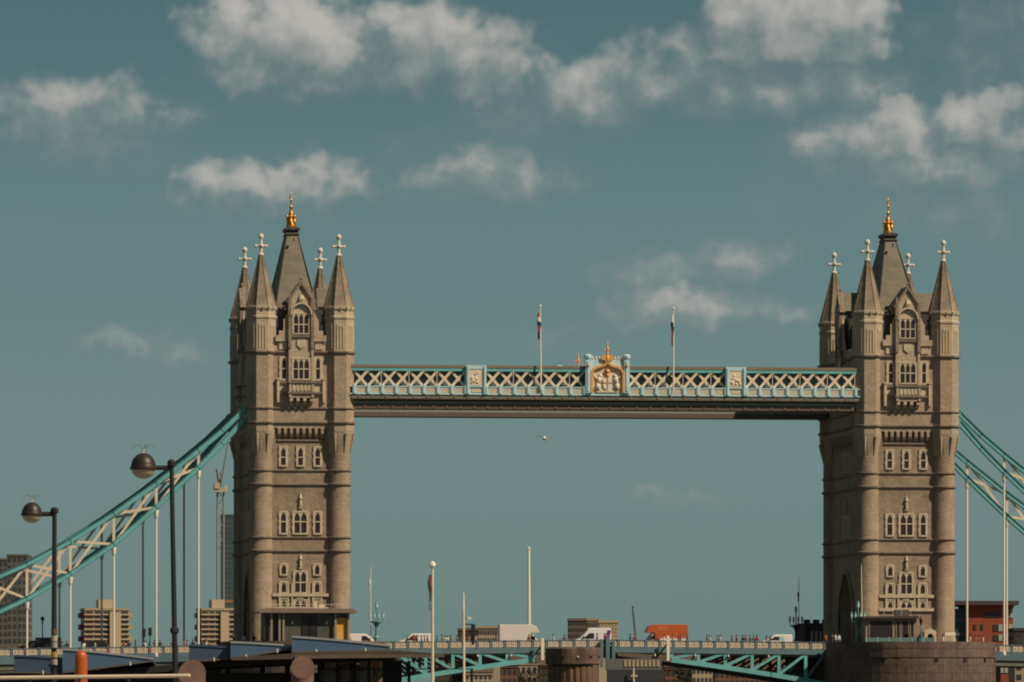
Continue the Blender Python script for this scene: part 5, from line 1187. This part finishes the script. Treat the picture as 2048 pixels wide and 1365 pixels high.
# ------------------------------------------------------------------ far bank below the bridge: trees, low houses, barge
LEAF = [mat('foliage_%d' % k, c, .9, .35, .8) for k, c in enumerate([(.035, .04, .018), (.05, .05, .02), (.028, .03, .018)])]
BARK = mat('bark', (.06, .045, .035), .9)
def tree_meshes(seed):
    r = random.Random(seed); cl = [(Vector((r.uniform(-1, 1)*2.6, r.uniform(-1, 1)*2.6, r.uniform(3.0, 8.2))), r.uniform(.9, 1.9)) for _ in range(17)]
    m = MB(); m.tube((0, 0, 0), (.1, 0, 3.6), .32, .2, 8)
    for c, rr in cl[:9]: m.tube((.1, 0, r.uniform(2, 3.6)), c, .12, .03, 5)
    tr = m.mesh('trunk', BARK); m = MB()
    for c, rr in cl:
        for _ in range(150):
            d = Vector((r.gauss(0, 1), r.gauss(0, 1), r.gauss(0, 1))).normalized()*rr*r.uniform(.5, 1.05)**.5; p = c+Vector((d.x, d.y, d.z*.75))
            u = Vector((r.gauss(0, 1), r.gauss(0, 1), r.gauss(0, 1))).normalized(); v = u.cross(Vector((r.gauss(0, 1), r.gauss(0, 1), r.gauss(0, 1)))).normalized(); s_ = r.uniform(.12, .26)
            m.add([p-u*s_, p+v*s_*.6, p+u*s_, p-v*s_*.6], [(0,1,2,3)])
    return tr, m
TT = []
for k in range(3):
    tr, m = tree_meshes(k+3); TT.append((tr, m.mesh('crown', LEAF[k])))
spots = [(935,1338,560,'before the pontoon roof end'),(962,1343,575,''),(990,1340,590,''),(1020,1345,600,''),(1055,1338,610,''),(1375,1338,640,''),(1400,1342,650,''),(1440,1345,655,''),(1480,1340,660,''),(1520,1346,660,''),(1560,1348,665,''),(1600,1346,665,''),(2035,1350,700,''),(1560,1300,0,'')][:-1]
for i, (px, py, dd, lab) in enumerate(spots):
    dd = dd+650 if px < 1100 else dd+560; q = at(px, HZ, dd); s = dd/F; h = (HZ-py)*s; k = i % 3; sc = (h+1)/9.0
    left = px < 1100
    t = thing('riverside_tree', 'dark leafy tree on the far bank under the drawbridge leaf with the white truck' if left else 'dark leafy tree on the far bank beneath the open turquoise truss' if px < 2000 else 'dark leafy tree under the side span by the brick building', 'tree', (q.x, q.y, 4.2), rp.uniform(0, 6), 'far bank trees left span' if left else 'far bank trees right span' if px < 2000 else None)
    t.scale = (sc*1.15, sc*1.15, sc); ob('trunk', TT[k][0], t); ob('crown', TT[k][1], t)
def house(px0, px1, py0, depth, label, wall, cols=5, rows=2, roof=True, winm=WDK):
    t, w_, h, s = facade('riverside_house', px0, px1, py0, 1372, depth, label, wall, 'house', 9, rows, cols, winm, base=2.0)
    if roof: m = MB(); m.prism([(-.3, h+.5), (9.3, h+.5), (4.5, h+3)], 'x', -w_-.2, w_+.2); m.build('pitched_roof', mat('house_roof', (.10, .06, .045), .9), t); m = MB(); m.box(-w_*.5-.5, -w_*.5+.5, 3.5, 5.5, h+1, h+4); m.build('chimney', mat('house_brick', (.17, .09, .06), .9), t)
HB = mat('house_brick', (.17, .09, .06), .9, .2, .5); HC = mat('house_cream', (.40, .33, .23), .9, .15, .5)
house(930, 985, 1350, 1180, 'low cream house under the white truck leaf', HC, 6); house(975, 1035, 1336, 1230, 'brown brick house with pitched roof under the white truck leaf', HB, 6); house(1020, 1075, 1330, 1260, 'tan house with pitched roof next to the dolphin', HC, 5)
house(1330, 1400, 1340, 1220, 'brown brick house under the orange truck', HB, 6); house(1385, 1425, 1332, 1180, 'cream house with pale windows under the turquoise truss', HC, 5, 2, True); house(1430, 1530, 1345, 1190, 'long brown brick terrace under the turquoise truss', HB, 10); house(1530, 1660, 1340, 1200, 'dark brick warehouse next to the round pier under the truss', HB, 11)
house(1050, 1130, 1336, 1300, 'dark brick warehouse range half hidden by the dolphin', mat('dark_brown_brick', (.075, .05, .04), .9, .2, .5), 9); house(1195, 1345, 1330, 1310, 'long dark brown brick warehouse range behind the moored barge', MATS['dark_brown_brick'], 16); house(870, 935, 1340, 1310, 'dark brown brick warehouse behind the cream flagpole foot', MATS['dark_brown_brick'], 7)  # dark brown brick ranges filling the gap below the deck
# warehouse / barge right of the dolphin
dd = 700; s = dd/F; q = at(1268, HZ, dd); zz = lambda py: 5+(HZ-py)*s
t = thing('river_barge', 'dark moored barge with cream wheelhouse band right of the dolphin', 'boat', (q.x, q.y, .3), -ALPHA); w_ = 54*s
zz2 = lambda py: 5+(HZ-py)*s-.3
m = MB(); m.prism([(-w_*1.15, 0), (w_, 0), (w_*1.12, 1.6), (w_*1.2, 2.6), (-w_*1.2, 2.3)], 'y', -2.2, 2.2); bev(m.build('hull', mat('hull_dark', (.035, .035, .045), .6), t), .15)
m = MB(); m.box(-w_, w_*.95, -2, 2, 2.3, zz2(1340)); m.build('cabin', mat('cabin_dark', (.04, .042, .052), .6), t)
m = MB(); m.box(-w_*1.05, w_, -1.9, 1.9, zz2(1340), zz2(1318)); m.build('upper_deck', mat('barge_grey', (.13, .135, .14), .7), t)
for k in range(9): m = MB(); x = -w_*.4+k*w_*1.35/9; m.box(x+.08, x+w_*1.35/9-.08, -1.97, -1.86, zz2(1334), zz2(1321)); m.build('window_panel', HC, t)
m = MB(); m.tube((0, -2.5, 0), (-.1, -2.5, zz2(1336)), .14, .09, 8); m.build('mast', CREAM, t); m = MB(); m.box(-.35, .35, -2.6, -2.3, zz2(1354), zz2(1351)); m.build('mast_lamp', CREAM, t)
# gull
q = at(1089, 877, 300); t = thing('gull', 'white gull gliding with wings spread under the high walkway', 'bird', q, -ALPHA+R(12)); FE = mat('gull_white', (.62, .62, .58), .8); FG = mat('gull_grey', (.24, .27, .27), .8)
m = MB(); m.smooth = True; m.lathe([(.005, -.26), (.05, -.2), (.09, -.05), (.1, .08), (.07, .18), (.06, .24), (.045, .3), (.01, .36)], 10); b = m.build('body', FE, t); b.rotation_euler = (R(90), 0, R(160))
for s_ in (-1, 1):
    m = MB(); m.rings([[(s_*.04, -.12, .03), (s_*.04, .1, .03), (s_*.04, .1, .06), (s_*.04, -.12, .06)], [(s_*.26, -.15, .11), (s_*.26, .05, .11), (s_*.26, .05, .13), (s_*.26, -.15, .135)], [(s_*.5, -.02, .0), (s_*.5, .04, .0), (s_*.5, .04, .015), (s_*.5, -.02, .015)]]); m.build('wing', FG, t)
m = MB(); m.prism([(-.07, -.38), (.07, -.38), (.03, -.2), (-.03, -.2)], 'z', -.01, .01); m.build('tail', FE, t)
